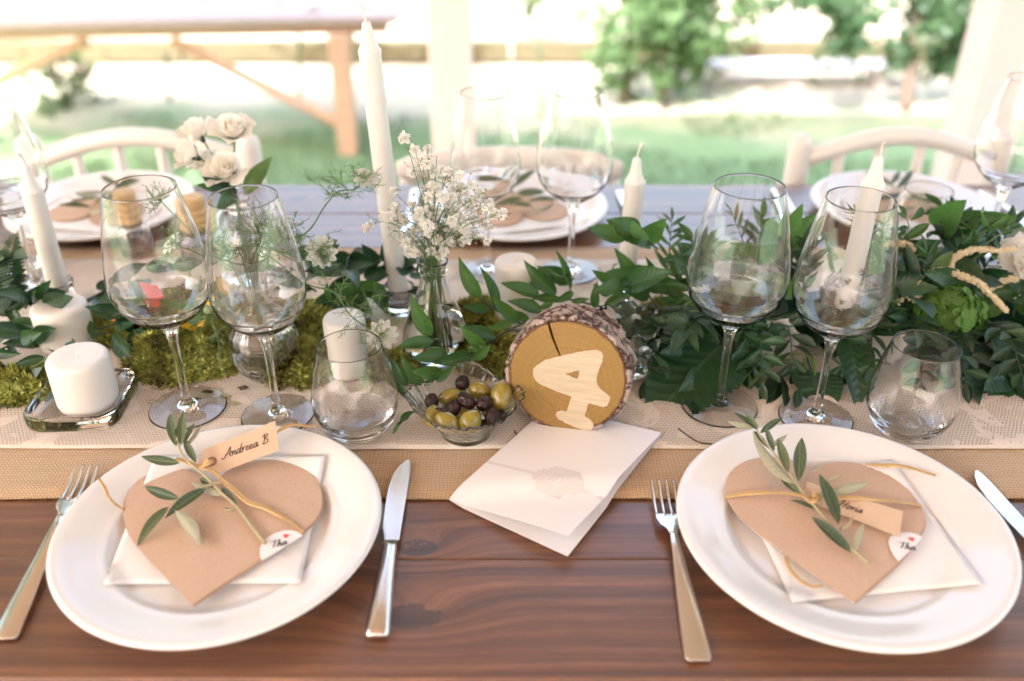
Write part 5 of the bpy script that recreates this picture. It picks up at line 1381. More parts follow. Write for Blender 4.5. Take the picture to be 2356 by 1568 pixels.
branch('small green branch hanging at the olive bowl and left tumbler', [(e(380, 1360), .745), (e(430, 1310), .76), (e(470, 1280), .775), (e(520, 1240), .79)], [(e(400, 1330), .75, e(470, 1260), .77), (e(390, 1350), .745, e(350, 1420), .735), (e(370, 1040), .81, e(440, 1180), .79), (e(560, 1080), .80, e(640, 1040), .80)], 29)
def fern(label, base, tip, seed):
    r = random.Random(seed); t = thing('fern_frond', label, 'fern', base); L = Vector(base)
    stem_part(t, [base, lerp(base, tip, .5) + Vector((0, 0, .012)), tip], .0014, .0005, 'dark_stem')
    d = (tip - base).normalized(); s = d.cross(Vector((0, -1, .35))).normalized()
    for i in range(22):
        k = i / 22; b = lerp(base, tip, k) + Vector((0, 0, .048 * k * (1 - k)))
        for sd in (-1, 1): leaf('narrow', b, b + (s * sd * 1.0 + d * .55).normalized() * (tip - base).length * .30 * (1 - k) ** .7, t, up=Vector((0, -1, .4)), roll=r.uniform(-.2, .2), mat='ruscus_dark', wide=1.35, r=r, name='pinna')
for lb, a, b, sd in (('dark green fern frond standing upright at the left edge', PY(*E4(60, 560), .95), PY(*E4(118, 30), .985), 1), ('dark green fern frond leaning out at the left edge', PY(*E4(40, 600), .94), PY(*E4(-30, 100), .96), 2), ('fern frond spreading low beside the left taper candle', PY(*E4(20, 560), .94), PY(*E4(200, 330), .97), 3)):
    fern(lb, a, b, sd)

rl = random.Random(17)
for i, (px, py, Y, kd, lb) in enumerate(((12, 610, .945, 'd', 'glossy dark leaves beside the fern at the left edge'), (25, 730, .93, 'd', 'dark leaves at the left edge beside the rear pillar candle'), (20, 820, .90, 'd', 'dark leaves at the left edge beside the standing pillar candle'), (290, 745, .92, 'b', 'green leaves between the pillar candles and the first wine glass'), (345, 790, .90, 'd', 'green leaves hanging over the big moss clump'), (745, 640, 1.0, 'd', 'big dark leaves left of the tallest candle'), (800, 610, 1.02, 'd', 'big dark leaves behind the tallest candle'), (700, 690, .96, 'd', 'dark leaves behind the white nigella flowers'), (860, 640, 1.0, 'd', 'dark leaves between the tallest candle and the bottle vase'), (930, 700, .93, 'b', 'green leaves left of the bottle vase'), (1320, 660, .96, 'b', 'green leaves right above the wood slice'))):
    rl = random.Random(300 + i)
    c = PT(px, py, Y, .02); b = c + Vector((rl.uniform(-.02, .02), .04, -.010)); dr = Vector((rl.uniform(-1, 1), -.5, rl.uniform(.0, .7))).normalized(); b.z = max(b.z, .010)
    e = b + dr * rl.uniform(.05, .08); t = thing('ruscus_branch', lb, 'foliage branch', b); q = stem_part(t, [b, lerp(b, e, .5) + Vector((0, 0, .008)), e], .0016, .0008, 'dark_stem')[1]
    for j in range(6):
        p = q[int((j + 1) / 6 * (len(q) - 1))]; sd = 1 if j % 2 else -1; d = (dr * .7 + Vector((sd * rl.uniform(.4, 1), rl.uniform(-.5, .2), rl.uniform(-.1, .6)))).normalized(); tp = p + d * rl.uniform(.036, .06); tp.z = max(tp.z, .012)
        leaf('ruscus', p, tp, t, up=Vector((rl.uniform(-.4, .4), -.8, .8)), r=rl, mat='ruscus' if kd == 'b' else 'ruscus_dark', wide=rl.uniform(1.0, 1.4))
# ------------------------------------------------------------------ moss
def moss(label, cx, cy, rx, ry, h, seed, n=5200):
    r = random.Random(seed); c = Vector((cx, cy, TZ)); t = thing('moss_clump', label, 'moss', c, 'moss clumps')
    m = MB()
    surf = lambda a, q: Vector((rx * q * math.cos(a), ry * q * math.sin(a), 0)) * (1 + .18 * noise.noise((math.cos(a) * 1.5 + seed, math.sin(a) * 1.5, 0)))
    def hh(p):
        q = min(1, math.hypot(p.x / rx, p.y / ry)); return h * (max(0, 1 - q ** 2.4)) ** .6 * (.72 + .55 * noise.noise((p.x * 38, p.y * 38, seed)) + .2 * noise.noise((p.x * 90, p.y * 90, seed)))
    rings = 9; na = 30; v = []; f = []
    for j in range(rings + 1):
        for i in range(na):
            p = surf(2 * math.pi * i / na, j / rings); p.z = max(0, hh(p) - .003); v.append(p)
    for j in range(rings):
        for i in range(na): f.append((j * na + i, (j + 1) * na + i, (j + 1) * na + (i + 1) % na, j * na + (i + 1) % na))
    m.add(v, f); struct(put('moss_base', m, M['soil'], t), 'stuff')
    m = MB()
    for _ in range(n):
        a = r.uniform(0, 6.28); q = math.sqrt(r.random()) * 1.04; p = surf(a, q); p.z = max(0, hh(p)) - .002
        out = Vector((p.x / rx ** 2, p.y / ry ** 2, .7 / h * max(.1, 1 - q))); out = out.normalized() if out.length > 0 else Vector((0, 0, 1))
        d = (out + Vector((r.gauss(0, .55), r.gauss(0, .55), r.gauss(.25, .4)))).normalized()
        L = r.uniform(.005, .0125); s = d.orthogonal().normalized(); s = Quaternion(d, r.uniform(0, 6.28)) @ s; k = d.cross(s)
        e1 = p + d * L * .55 + k * L * .12; e2 = p + d * L + k * L * .42; wd = L * .16
        m.add([p - s * wd * .5, p + s * wd * .5, e1 + s * wd, e2, e1 - s * wd], [(0, 1, 2, 4), (4, 2, 3)])
        for sd in (-1, 1):                     # small side shoots
            b0 = lerp(p, e1, .7); m.add([b0, b0 + d * wd * .6, b0 + (s * sd + d * .7) * L * .38], [(0, 1, 2)])
    struct(put('moss_fronds', m, M['moss'], t), 'stuff')
def mo(label, px, py, rx, ry, h, seed, n=5200): p = P(px, py); moss(label, p.x, p.y, rx, ry, h, seed, n)
mo('largest green moss clump, behind the stem of the first wine glass', 425, 838, .066, .048, .042, 1, 9000)
mo('moss clump right of the fluted vase, behind the left tumbler', 690, 858, .036, .040, .036, 2, 4400)
mo('moss clump at the left edge under the dark leaves', 30, 900, .075, .035, .015, 3, 5000)
mo('moss clump behind the first wine glass and fluted vase', 470, 738, .085, .045, .036, 4, 5500)
mo('moss clump behind the vases, right of the fluted vase', 725, 775, .06, .055, .030, 5, 4500)
mo('moss clump between the olive bowl and the wood slice', 1130, 838, .042, .035, .038, 6, 4200)
mo('moss clump behind the pillar candles at the left', 215, 775, .07, .04, .020, 7, 4000)
mo('moss clump behind the wood slice near the cut glass cup', 1560, 765, .06, .05, .032, 8, 3600)
mo('moss clump behind the bottle vase', 1120, 742, .06, .035, .024, 9, 2600)
mo('moss tuft right of the left tumbler', 905, 862, .028, .030, .024, 10, 2200)
def scraps():
    r = random.Random(4)
    for i, (px, py) in enumerate(((355, 893), (478, 905), (520, 912), (560, 893), (350, 925), (455, 926), (540, 930))):
        c = P(px, py, TZ); m = MB(); n = 7
        pts = [c + Vector((math.cos(a) * r.uniform(.003, .008), math.sin(a) * r.uniform(.002, .005), r.uniform(.0008, .003))) - c for a in [6.28 * k / n for k in range(n)]]
        m.prism(pts, .0006); o = put('bark_scrap', m.mesh('bark_scrap', False), M['soil' if i % 2 else 'twig'], loc=c)
        tag(o, ['pale leaf scrap on the lace left of the first wine glass stem', 'brown bark scrap on the lace right of the first wine glass stem', 'tan leaf scrap between the two left wine glass feet', 'brown bark scrap in front of the big moss clump, near the fluted vase', 'pale scrap on the lace beside the glass dish', 'brown scrap behind the foot of the first wine glass', 'tan scrap left of the second wine glass stem'][i], 'plant scrap')
scraps()

# ------------------------------------------------------------------ gypsophila
def gypsophila():
    r = random.Random(31); t = thing('gypsophila_bunch', 'bunch of tiny white gypsophila flowers standing in the bottle vase', 'flowers', (GV.x, GV.y, TZ + .004)); L = Vector(t.location)
    blos = []
    for k in range(3):
        m = MB()
        for i in range(46):
            d = Vector((r.gauss(0, 1), r.gauss(0, 1), r.gauss(.35, .9))).normalized(); s = d.orthogonal().normalized(); s = Quaternion(d, r.uniform(0, 6.28)) @ s; q = d.cross(s)
            b = d * .12; e = d * r.uniform(.75, 1.0)
            m.add([b, lerp(b, e, .6) + s * .26 + q * .05, e + s * .17 + q * .1, e * .93 + q * .12, e - s * .17 + q * .1, lerp(b, e, .6) - s * .26 + q * .05], [(0, 1, 2, 3), (0, 3, 4, 5)])
        blos.append(m.mesh('blossom'))
    stems = MB(); buds = MB()
    neck = Vector((0, 0, .122))
    tips = [(932, 318), (955, 345), (975, 380), (1000, 400), (1030, 395), (1060, 430), (1085, 425), (1110, 445), (1125, 470), (1155, 492), (1120, 520), (1090, 540), (1060, 500), (1030, 470), (1000, 450), (960, 440), (925, 500), (885, 500), (860, 505), (905, 530), (935, 560), (945, 580), (1070, 575), (1040, 560), (985, 520), (1010, 545), (960, 500), (1100, 500), (1140, 450), (905, 440), (1050, 455), (1075, 480), (985, 345), (1005, 360), (1120, 555)]
    for (px, py) in tips:
        e = PY(px, py, GV.y + r.uniform(-.05, .045)) - L
        b0 = Vector((r.uniform(-.012, .012), r.uniform(-.012, .012), .006)); nk = neck + Vector((r.uniform(-.008, .008), r.uniform(-.008, .008), 0))
        mid = lerp(nk, e, .5) + Vector((0, 0, .012)); q = catmull([b0, lerp(b0, nk, .55) + Vector((r.uniform(-.004, .004), r.uniform(-.004, .004), 0)), nk, mid, e], 5)
        stems.tube(q, [lerp(.0009, .00035, i / (len(q) - 1)) for i in range(len(q))], 5)
        for s in range(r.randrange(4, 8)):
            a = q[r.randrange(12, len(q))]; d = (Vector((r.gauss(0, 1), r.gauss(0, 1), r.gauss(.4, .7)))).normalized() * r.uniform(.010, .022); x = a + d if s else e
            if s: stems.tube([a, lerp(a, x, .5) + Vector((0, 0, .002)), x], .00028, 4)
            if r.random() < .74:
                sz = r.uniform(.0056, .0078); dd = (x - a).normalized() if s else (e - mid).normalized()
                Mx = Matrix.Translation(x) @ (dd + Vector((0, -.5, .2))).normalized().to_track_quat('Z', 'Y').to_matrix().to_4x4() @ Matrix.Rotation(r.uniform(0, 6), 4, 'Z') @ Matrix.Scale(sz, 4)
                put('blossom', blos[r.randrange(3)], M['gyp'], t, M=Mx)
            for u in range(r.randrange(1, 4)):
                y = x + Vector((r.gauss(0, 1), r.gauss(0, 1), r.gauss(.2, .8))).normalized() * r.uniform(.005, .013); stems.tube([lerp(a, x, .7), y], .00022, 3); bz = r.uniform(.0007, .0013)
                buds.lathe([(0, -bz), (bz * .8, -bz * .3), (bz * .8, bz * .4), (0, bz * 1.1)], 6, y)
    put('stems', stems, M['stem'], t); struct(put('buds', buds, M['bud'], t), 'stuff')
gypsophila()

# ------------------------------------------------------------------ nigella
def feather(m, a, d, L, r, depth=2, rad=.00036):
    q = [a]; p = a; dd = d.normalized(); n = 4
    for k in range(n):
        dd = (dd + Vector((r.gauss(0, .22), r.gauss(0, .22), r.gauss(.02, .2)))).normalized(); p = p + dd * L / n; q.append(p)
        if depth and k < n - 1 or (depth and r.random() < .5):
            for _ in range(r.choice((1, 2))):
                o = Vector((r.gauss(0, 1), r.gauss(0, 1), r.gauss(0, 1))).normalized(); feather(m, p, dd * .9 + o * .75, L * r.uniform(.35, .55), r, depth - 1, rad * .85)
    m.tube(q, [rad, rad, rad * .9, rad * .8, rad * .5], 3, False)
def nigella_bloom(t, c, face, sz, seed):
    r = random.Random(seed); L = Vector(t.location); q = face.normalized().to_track_quat('Z', 'Y').to_matrix().to_4x4()
    for i in range(11):
        a = 6.283 * i / 11 + r.uniform(-.12, .12); wv = MB(); v, f = [], []
        for k in range(7):
            u = k / 6; rr = sz * (.12 + .88 * u); hw = sz * .30 * (math.sin(math.pi * min(1, u * .88 + .06)) ** .7) * (1 - .25 * u) ; z = sz * (.16 * math.sin(u * 2.2) - .12 * u * u) + (.02 * sz if i % 2 else 0)
            for s in (-1, 0, 1): v.append((rr, s * hw, z + .05 * sz * abs(s) + r.uniform(-.012, .012) * sz))
        for k in range(6):
            for s in range(2): f.append((k * 3 + s, k * 3 + s + 1, k * 3 + s + 4, k * 3 + s + 3))
        wv.add(v, f); put('petal', wv, M['white_petal'], t, M=local(t, Matrix.Translation(c) @ q @ Matrix.Rotation(a, 4, 'Z')))
    m = MB(); m.lathe([(0, 0), (sz * .13, .0), (sz * .16, sz * .14), (sz * .1, sz * .28), (0, sz * .34)], 10)
    for i in range(14):
        a = 6.28 * i / 14; m.tube(catmull([Vector((0, 0, sz * .1)), Vector((math.cos(a) * sz * .2, math.sin(a) * sz * .2, sz * .3)), Vector((math.cos(a) * sz * .34, math.sin(a) * sz * .34, sz * .26))], 3), sz * .018, 3)
    put('flower_centre', m, M['pod'], t, M=local(t, Matrix.Translation(c) @ q))
def nigella(label, pts, face, sz, seed, kind='bloom', whorls=(.55, .8), fl=.022):
    r = random.Random(seed); pts = [Vector(p) for p in pts]; t = thing('nigella_stem', label, 'flower', pts[0], None); L = Vector(t.location)
    _, q = stem_part(t, pts, .0011, .0007, 'stem'); c = q[-1]; fm = MB(); d = (q[-1] - q[-2]).normalized()
    if kind == 'bloom':
        nigella_bloom(t, c + d * .002, face, sz, seed)
    else:
        m = MB(); m.lathe([(0, 0), (sz * .4, sz * .08), (sz * .62, sz * .45), (sz * .55, sz * .85), (sz * .25, sz * 1.1), (0, sz * 1.15)], 14, rf=lambda rr, zz, a: (rr * (1 + .07 * math.cos(5 * a)), zz))
        for i in range(5):
            a = 6.28 * i / 5; m.tube(catmull([Vector((math.cos(a) * sz * .15, math.sin(a) * sz * .15, sz * 1.05)), Vector((math.cos(a) * sz * .6, math.sin(a) * sz * .6, sz * 1.6)), Vector((math.cos(a + .5) * sz * 1.2, math.sin(a + .5) * sz * 1.2, sz * 1.7)), Vector((math.cos(a + 1) * sz * 1.5, math.sin(a + 1) * sz * 1.5, sz * 1.4))], 3), .00035, 4)
        put('seed_pod', m, M['pod'], t, M=local(t, Matrix.Translation(c) @ d.to_track_quat('Z', 'Y').to_matrix().to_4x4()))
    for i in range(9):                            # collar under the flower
        o = Vector((r.gauss(0, 1), r.gauss(0, 1), r.gauss(0, 1))); o = (o - d * o.dot(d)).normalized(); feather(fm, c - L - d * .001, o + d * .35, fl * r.uniform(.7, 1.15), r, 2)
    for wl in whorls:
        b = q[int(wl * (len(q) - 1))] - L
        for i in range(5):
            o = Vector((r.gauss(0, 1), r.gauss(0, 1), r.gauss(.2, .8))).normalized(); feather(fm, b, o, fl * r.uniform(.9, 1.7), r, 2)
    put('feathery_leaves', fm, M['feather'], t)
vb = Vector((FV.x, FV.y, TZ + .008)); vn = Vector((FV.x, FV.y, TZ + .146))
def fp(px, py, Y): return PY(px, py, Y)
nigella('white nigella flower facing forward above the left tumbler', [vb, vn + Vector((.006, 0, 0)), fp(702, 652, .86), fp(769, 675, .855), fp(805, 725, .85), fp(850, 757, .845), fp(876, 769, .842)], Vector((.05, -.9, .45)), .0175, 41, whorls=(.55, .7))
nigella('white nigella flower on a tall bent stem touching the tallest candle', [vb, vn + Vector((.008, .004, 0)), fp(700, 540, .90), fp(745, 478, .92), fp(777, 442, .93), fp(815, 436, .935), fp(838, 415, .937)], Vector((.35, -.2, .8)), .017, 42, whorls=(.62, .78))
nigella('white nigella flower half hidden behind the second wine glass', [vb, vn + Vector((.004, .006, 0)), fp(690, 600, .90), fp(735, 582, .91)], Vector((.3, -.8, .4)), .0185, 43)
nigella('pale nigella flower seen through the first wine glass', [vb, vn + Vector((-.008, 0, 0)), fp(520, 600, .87), fp(440, 575, .87), fp(402, 562, .87)], Vector((-.5, -.3, .7)), .014, 44)
nigella('green nigella seed head leaning over the rim of the first wine glass', [vb, vn + Vector((-.006, .004, 0)), fp(500, 590, .90), fp(450, 535, .905), fp(400, 490, .91), fp(372, 462, .912)], Vector((0, 0, 1)), .0042, 45, 'pod', (.55,))
nigella('green nigella seed head between the second wine glass and the tallest candle', [vb, vn + Vector((.010, 0, 0)), fp(660, 580, .87), fp(672, 540, .87), fp(668, 525, .87)], Vector((0, 0, 1)), .0050, 46, 'pod')
nigella('round pale nigella bud low beside the fluted vase', [vb + Vector((-.02, .0, .06)), fp(560, 740, .86), fp(520, 738, .855), fp(482, 728, .85), fp(479, 722, .85)], Vector((0, 0, 1)), .0075, 47, 'pod', (.4, .7))
nigella('nigella bud seen through the second wine glass', [vb, vn + Vector((.0, .004, -.01)), fp(610, 590, .88), fp(640, 560, .885)], Vector((0, 0, 1)), .0065, 48, 'pod', (.5, .8))
nigella('nigella tuft of feathery green inside the fluted vase neck', [vb, vn, fp(600, 560, .87), fp(590, 520, .87)], Vector((0, 0, 1)), .0040, 49, 'pod', (.6, .75, .9), .026)

# ------------------------------------------------------------------ roses and white flowers
def petal_patch(R0, ang, hgt, flare, tip, r, n=6):
    v, f = [], []
    for j in range(n + 1):
        u = j / n
        rad = R0 * (.18 + .82 * math.sin(min(1, u * 1.15) * math.pi / 2)) + flare * R0 * max(0, u - .6) ** 2 * 4
        for i in range(n + 1):
            s = i / n * 2 - 1
            wa = ang * (.35 + .65 * math.sin(min(1, u * 1.4) * math.pi / 2)) * (1 - .35 * max(0, u - .7) / .3 * .9)
            edge = abs(s) ** 2
            z = hgt * u * (1 - .14 * edge * u) + tip * hgt * (1 - abs(s)) * max(0, u - .75) * 1.2 - flare * hgt * .5 * max(0, u - .72) * 1.5
            a = s * wa; rr = rad * (1 + .10 * edge * u * (1 if flare > .2 else -.2)) + R0 * .03 * math.sin(s * 5 + r * 7) * u
            v.append((rr * math.cos(a), rr * math.sin(a), z))
    for j in range(n):
        for i in range(n): f.append((j * (n + 1) + i, j * (n + 1) + i + 1, (j + 1) * (n + 1) + i + 1, (j + 1) * (n + 1) + i))
    return v, f
def rose_meshes(full=False):
    r = random.Random(5); core = MB(); outer = []
    layers = [(.14, 3, 1.02, -.05), (.27, 4, 1.05, .0), (.42, 5, 1.03, .06), (.57, 5, .98, .14)]
    if full: layers = [(.16, 5, .85, .1), (.30, 6, .9, .2), (.45, 7, .9, .3), (.60, 8, .85, .4), (.74, 8, .75, .5)]
    for li, (rad, n, h, fl) in enumerate(layers):
        for i in range(n):
            v, f = petal_patch(rad, 1.0 if li < 2 else .80, h, fl, .06, r.random()); a = 6.283 * i / n + li * .7 + r.uniform(-.15, .15); Mx = Matrix.Rotation(a, 3, 'Z') @ Matrix.Rotation(r.uniform(-.08, .08), 3, 'X')
            core.add([Mx @ Vector(p) for p in v], f)
    for k in range(3):
        v, f = petal_patch(.74 if not full else .84, .72, (.86, .80, .70)[k], (.30, .5, .75)[k], .16, k * .4, 8); m = MB(); m.add(v, f); outer.append(m.mesh('petal'))
    return core.mesh('petals'), outer
def ruffle_meshes():
    r = random.Random(8); core = MB(); outer = []
    def pet(sz, cup):
        v, f = [], []; n = 6
        for j in range(n + 1):
            u = j / n
            for i in range(n + 1):
                s = i / n * 2 - 1; hw = .52 * math.sin(math.pi * min(.92, u * .75 + .12)) ** .8
                v.append(Vector((sz * u, sz * s * hw, sz * (cup * u * (1 - .5 * u) + .10 * u * math.sin(s * 6 + u * 3) + .16 * s * s * u))))
        for j in range(n):
            for i in range(n): f.append((j * (n + 1) + i, j * (n + 1) + i + 1, (j + 1) * (n + 1) + i + 1, (j + 1) * (n + 1) + i))
        return v, f
    for i in range(30):
        k = i / 30; v, f = pet(.45 + .5 * k + r.uniform(-.1, .1), 1.25 - 1.0 * k + r.uniform(-.25, .25)); Mx = Matrix.Rotation(i * 2.4 + r.uniform(-.4, .4), 3, 'Z') @ Matrix.Rotation(r.uniform(-.3, .3), 3, 'X'); core.add([Mx @ p for p in v], f)
    for k in range(3):
        v, f = pet(1.05, .15 - .15 * k); m = MB(); m.add(v, f); outer.append(m.mesh('petal'))
    return core.mesh('petals'), outer
ROSE = rose_meshes(); PEON = ruffle_meshes()
def bloom(parent, c, face, sz, mat, seed, meshes=ROSE, name='blossom', sep=True):
    r = random.Random(seed); q = face.normalized().to_track_quat('Z', 'Y').to_matrix().to_4x4() @ Matrix.Rotation(r.uniform(0, 6), 4, 'Z')
    o = put(name, meshes[0].copy() if len(meshes[0].materials) and meshes[0].materials[0] != M[mat] else meshes[0], M[mat], parent, M=local(parent, Matrix.Translation(c) @ q @ Matrix.Scale(sz, 4)))
    for i in range(6):
        me = meshes[1][r.randrange(3)]; put('petal', me, M[mat], o, M=Matrix.Rotation(6.283 * i / 6 + r.uniform(-.2, .2), 4, 'Z') @ Matrix.Scale(r.uniform(.92, 1.08), 4))
    return o
def roses():
    t = thing('rose_bunch', 'bunch of cream spray roses standing in the far bottle vase', 'roses', (RV.x, RV.y, TZ + .004))
    nk = Vector((RV.x, RV.y, TZ + .122)); b0 = Vector((RV.x, RV.y, TZ + .008))
    heads = [((452, 303), 1.10, (-.35, -.25, .9)), ((536, 300), 1.075, (.15, -.45, .9)), ((433, 354), 1.06, (-.75, -.30, .55)), ((517, 391), 1.045, (.05, -.65, .75)), ((476, 372), 1.09, (-.2, -.2, .9))]
    for i, (px, Y, fc) in enumerate(heads):
        c = PY(*px, Y); fc = Vector(fc).normalized(); sz = .0245 if i < 4 else .021
        b = c - fc * sz * .45
        stem_part(t, [b0 + Vector((rnd.uniform(-.01, .01), 0, 0)), nk, lerp(nk, b, .55) + Vector((0, 0, .004)), b - fc * .008, b], .0013, .0012, 'stem')
        o = bloom(t, b, fc, sz, 'cream_petal', 60 + i)
        m = MB(); m.lathe([(0, -.006), (.0025, -.005), (.0038, -.001), (.0032, .002)], 10)
        for k in range(5):
            a = 6.283 * k / 5; d = Vector((math.cos(a), math.sin(a), 0)); s = Vector((-d.y, d.x, 0)); m.add([d * .003 - s * .0026, d * .003 + s * .0026, d * .012 + s * .002 + Vector((0, 0, .006)), d * .0165 + Vector((0, 0, .0135)), d * .012 - s * .002 + Vector((0, 0, .006))], [(0, 1, 2, 4), (4, 2, 3)])
        put('sepals', m, M['dark_stem'], t, M=local(t, Matrix.Translation(b) @ fc.to_track_quat('Z', 'Y').to_matrix().to_4x4()))
    for a, Ya, b, Yb, mt in (((562, 445), 1.07, (630, 372), 1.07, 'pale'), ((545, 452), 1.06, (482, 420), 1.02, 'dark'), ((540, 450), 1.05, (505, 470), 1.0, 'ruscus'), ((520, 430), 1.08, (455, 432), 1.06, 'ruscus')):
        leaf('ruscus', PY(*a, Ya), PY(*b, Yb), t, up=Vector((0, -1, .6)), mat=mt, wide=1.2)
roses()

# ------------------------------------------------------------------ arrangement at the right
def G4(x, y): return (1907 + .228 * x, 417 + .228 * y)
def G5(x, y): return (1490 + .3041 * x, 536.4 + .3041 * y)
def arrangement():
    m = MB(); m.box((.56, .965, .019), (.72, .075, .026)); o = put('flower_foam', m.mesh('flower_foam', False), M['foam']); bevel(o, .008)  # matte dark block added to stand in for the dark void behind the leaves
    tag(o, 'dark green block of flower foam added to fill the dark void in the right greenery', 'flower foam')
    one = lambda label, kind, a, Ya, b, Yb, mat=None, wide=1.0, roll=0.0, up=None, name='broad_leaf', flip=False: _one(label, kind, PT(*a, Ya), PT(*b, Yb), mat, wide, roll, up, name, flip)
    def _one(label, kind, a, b, mat, wide, roll, up, name, flip):
        t = thing(name, label, 'leaf', a)
        stem_part(t, [a + (a - b).normalized() * .03, lerp(a, b, -.1), a, lerp(a, b, .04)], .0013, .0009, 'dark_stem', 'stalk')
        leaf(kind, a, b, t, up=up or Vector((0, -.8, .9)), roll=roll, mat=mat, wide=wide, name='blade', flip=flip)
    one('huge dark serrated leaf right of the wood slice', 'serrated', G5(560, 850), .885, G5(-10, 1390), .80, wide=1.15, up=Vector((-.45, -.75, .8)))
    one('dark serrated leaf behind the stem of the third near wine glass', 'serrated', G5(560, 800), .91, G5(860, 1180), .87, wide=1.0, up=Vector((.2, -.9, .6)))
    one('round dark leaf low behind the stem of the fourth near wine glass', 'dark', G5(1240, 1050), .87, G5(1330, 1330), .82, wide=1.7)
    one('broad veined leaf hanging left of the right tumbler', 'dark', E6(1125, 730), .885, E6(1245, 1220), .815, wide=1.05, up=Vector((.1, -1, .5)))
    one('broad veined leaf pointing right behind the right tumbler', 'dark', E6(1150, 660), .90, E6(1505, 712), .87, wide=1.1, up=Vector((0, -.6, 1)))
    one('glossy dark leaf above the green hydrangea', 'dark', G4(990, 1090), .93, G4(1475, 1285), .885, wide=1.15, up=Vector((.1, -.7, 1)))
    one('dark leaf hanging over the right side of the green hydrangea', 'dark', E6(1800, 520), .92, E6(2005, 850), .865, wide=1.0, up=Vector((-.5, -.8, .4)))
    one('largest dark drooping leaf in the lower right corner of the greenery', 'dark', E6(2050, 860), .90, E6(2360, 1400), .825, wide=1.15, up=Vector((-.2, -.9, .8)))
    one('dark drooping leaf at the right edge next to the largest one', 'dark', E6(2200, 760), .92, E6(2420, 1180), .87, wide=1.1)
    one('round dark leaf at the right edge under the white petals', 'dark', E6(2300, 460), .95, E6(2350, 250), .98, wide=1.6, mat='dark')
    one('grey green leaf curving under the upper catkin', 'dark', E6(1880, 235), .98, E6(2110, 430), .93, wide=1.1, mat='grey')
    one('upright dark narrow leaf beside the right wine glass', 'ruscus', G4(895, 975), .93, G4(758, 625), .95, mat='dark', wide=.85)
    one('dark leaf crossing behind the bright green leaf near the catkins', 'ruscus', G4(950, 890), .94, G4(1135, 680), .96, mat='dark', wide=.9)
    one('bright green oval leaf where the catkins start', 'ruscus', G4(1030, 955), .925, G4(1240, 700), .94, mat='pale', wide=1.25)
    one('small curled pale leaf beside the bright green oval leaf', 'ruscus', G4(1040, 1000), .92, G4(955, 870), .93, mat='pale', wide=1.1)
    one('pale toothed leaf at the right edge above the white petals', 'serrated', G4(1820, 660), .99, G4(1990, 400), 1.02, mat='grey', wide=.9)
    one('dark long leaf at the bottom of the greenery right of the tumbler', 'ruscus', E6(1910, 860), .89, E6(1900, 1060), .85, mat='dark', wide=.9)
    one('dark leaf behind the third near wine glass bowl, left side', 'ruscus', G5(360, 590), .93, G5(120, 420), .95, mat='ruscus', wide=1.2)
    one('bright leaf hanging left of the third near wine glass', 'ruscus', G5(70, 560), .93, G5(240, 810), .88, mat='ruscus', wide=1.25)
    one('round eucalyptus like leaf behind the third wine glass, upper', 'box', G5(960, 260), .98, G5(980, 20), 1.0, mat='grey', wide=1.3)
    one('pale leaf edge on at the left of the serrated leaf', 'ruscus', G5(210, 860), .88, G5(350, 700), .89, mat='grey', wide=.6)
    # branches with leaves that can be told apart
    g = G5
    branch('pale green sprig with narrow leaflets between the two right wine glass stems', [(g(690, 1170), .835), (g(760, 1070), .845), (g(900, 960), .86), (g(1100, 920), .87), (g(1340, 920), .87), (g(1480, 880), .875)], [
        (g(745, 1070), .845, g(655, 1015), .85), (g(770, 1065), .845, g(790, 1195), .825), (g(800, 1040), .85, g(825, 1150), .83), (g(855, 1000), .855, g(865, 1170), .83), (g(800, 1040), .85, g(790, 960), .86), (g(1240, 925), .87, g(1280, 1080), .845), (g(1180, 930), .87, g(1200, 1050), .85), (g(1380, 920), .87, g(1500, 870), .87), (g(1390, 930), .87, g(1470, 1010), .86), (g(1340, 925), .87, g(1390, 1095), .85), (g(700, 1150), .84, g(680, 1185), .835)], 51, mat='pale', kind='narrow', smat='stem', r0=.0011, name='leaflet_sprig')
    branch('sprig of dark leaflets hanging between the right wine glasses', [(g(690, 760), .90), (g(660, 900), .885), (g(650, 1030), .87), (g(640, 1090), .86)], [
        (g(660, 950), .88, g(880, 920), .87), (g(650, 940), .88, g(420, 920), .88), (g(650, 1030), .87, g(740, 1075), .86), (g(640, 1100), .86, g(590, 1120), .85), (g(690, 850), .89, g(900, 760), .89), (g(730, 800), .90, g(1000, 680), .91), (g(700, 760), .90, g(870, 800), .88), (g(750, 740), .90, g(700, 790), .89), (g(980, 640), .92, g(1180, 600), .92), (g(980, 650), .92, g(760, 740), .90), (g(1000, 660), .92, g(1060, 730), .90)], 52, mat='dark', kind='ruscus', smat='brown_twig', r0=.0010, name='leafy_twig', wide=.85)
    branch('sprig of hanging dark leaflets above the lace between the wine glass feet', [(g(1060, 1000), .87), (g(1090, 1080), .855), (g(1130, 1160), .84), (g(1165, 1220), .83)], [
        (g(1140, 1190), .835, g(1120, 1340), .81), (g(1150, 1200), .835, g(1290, 1185), .83), (g(1000, 1060), .86, g(960, 1300), .815), (g(1030, 1100), .855, g(1030, 1330), .81), (g(1100, 1120), .85, g(1250, 1080), .85), (g(930, 1090), .86, g(930, 1260), .82), (g(880, 1150), .85, g(960, 1180), .84)], 53, mat='dark', kind='narrow', smat='stem', r0=.0010, name='leaflet_sprig', wide=1.4)
    k = G4
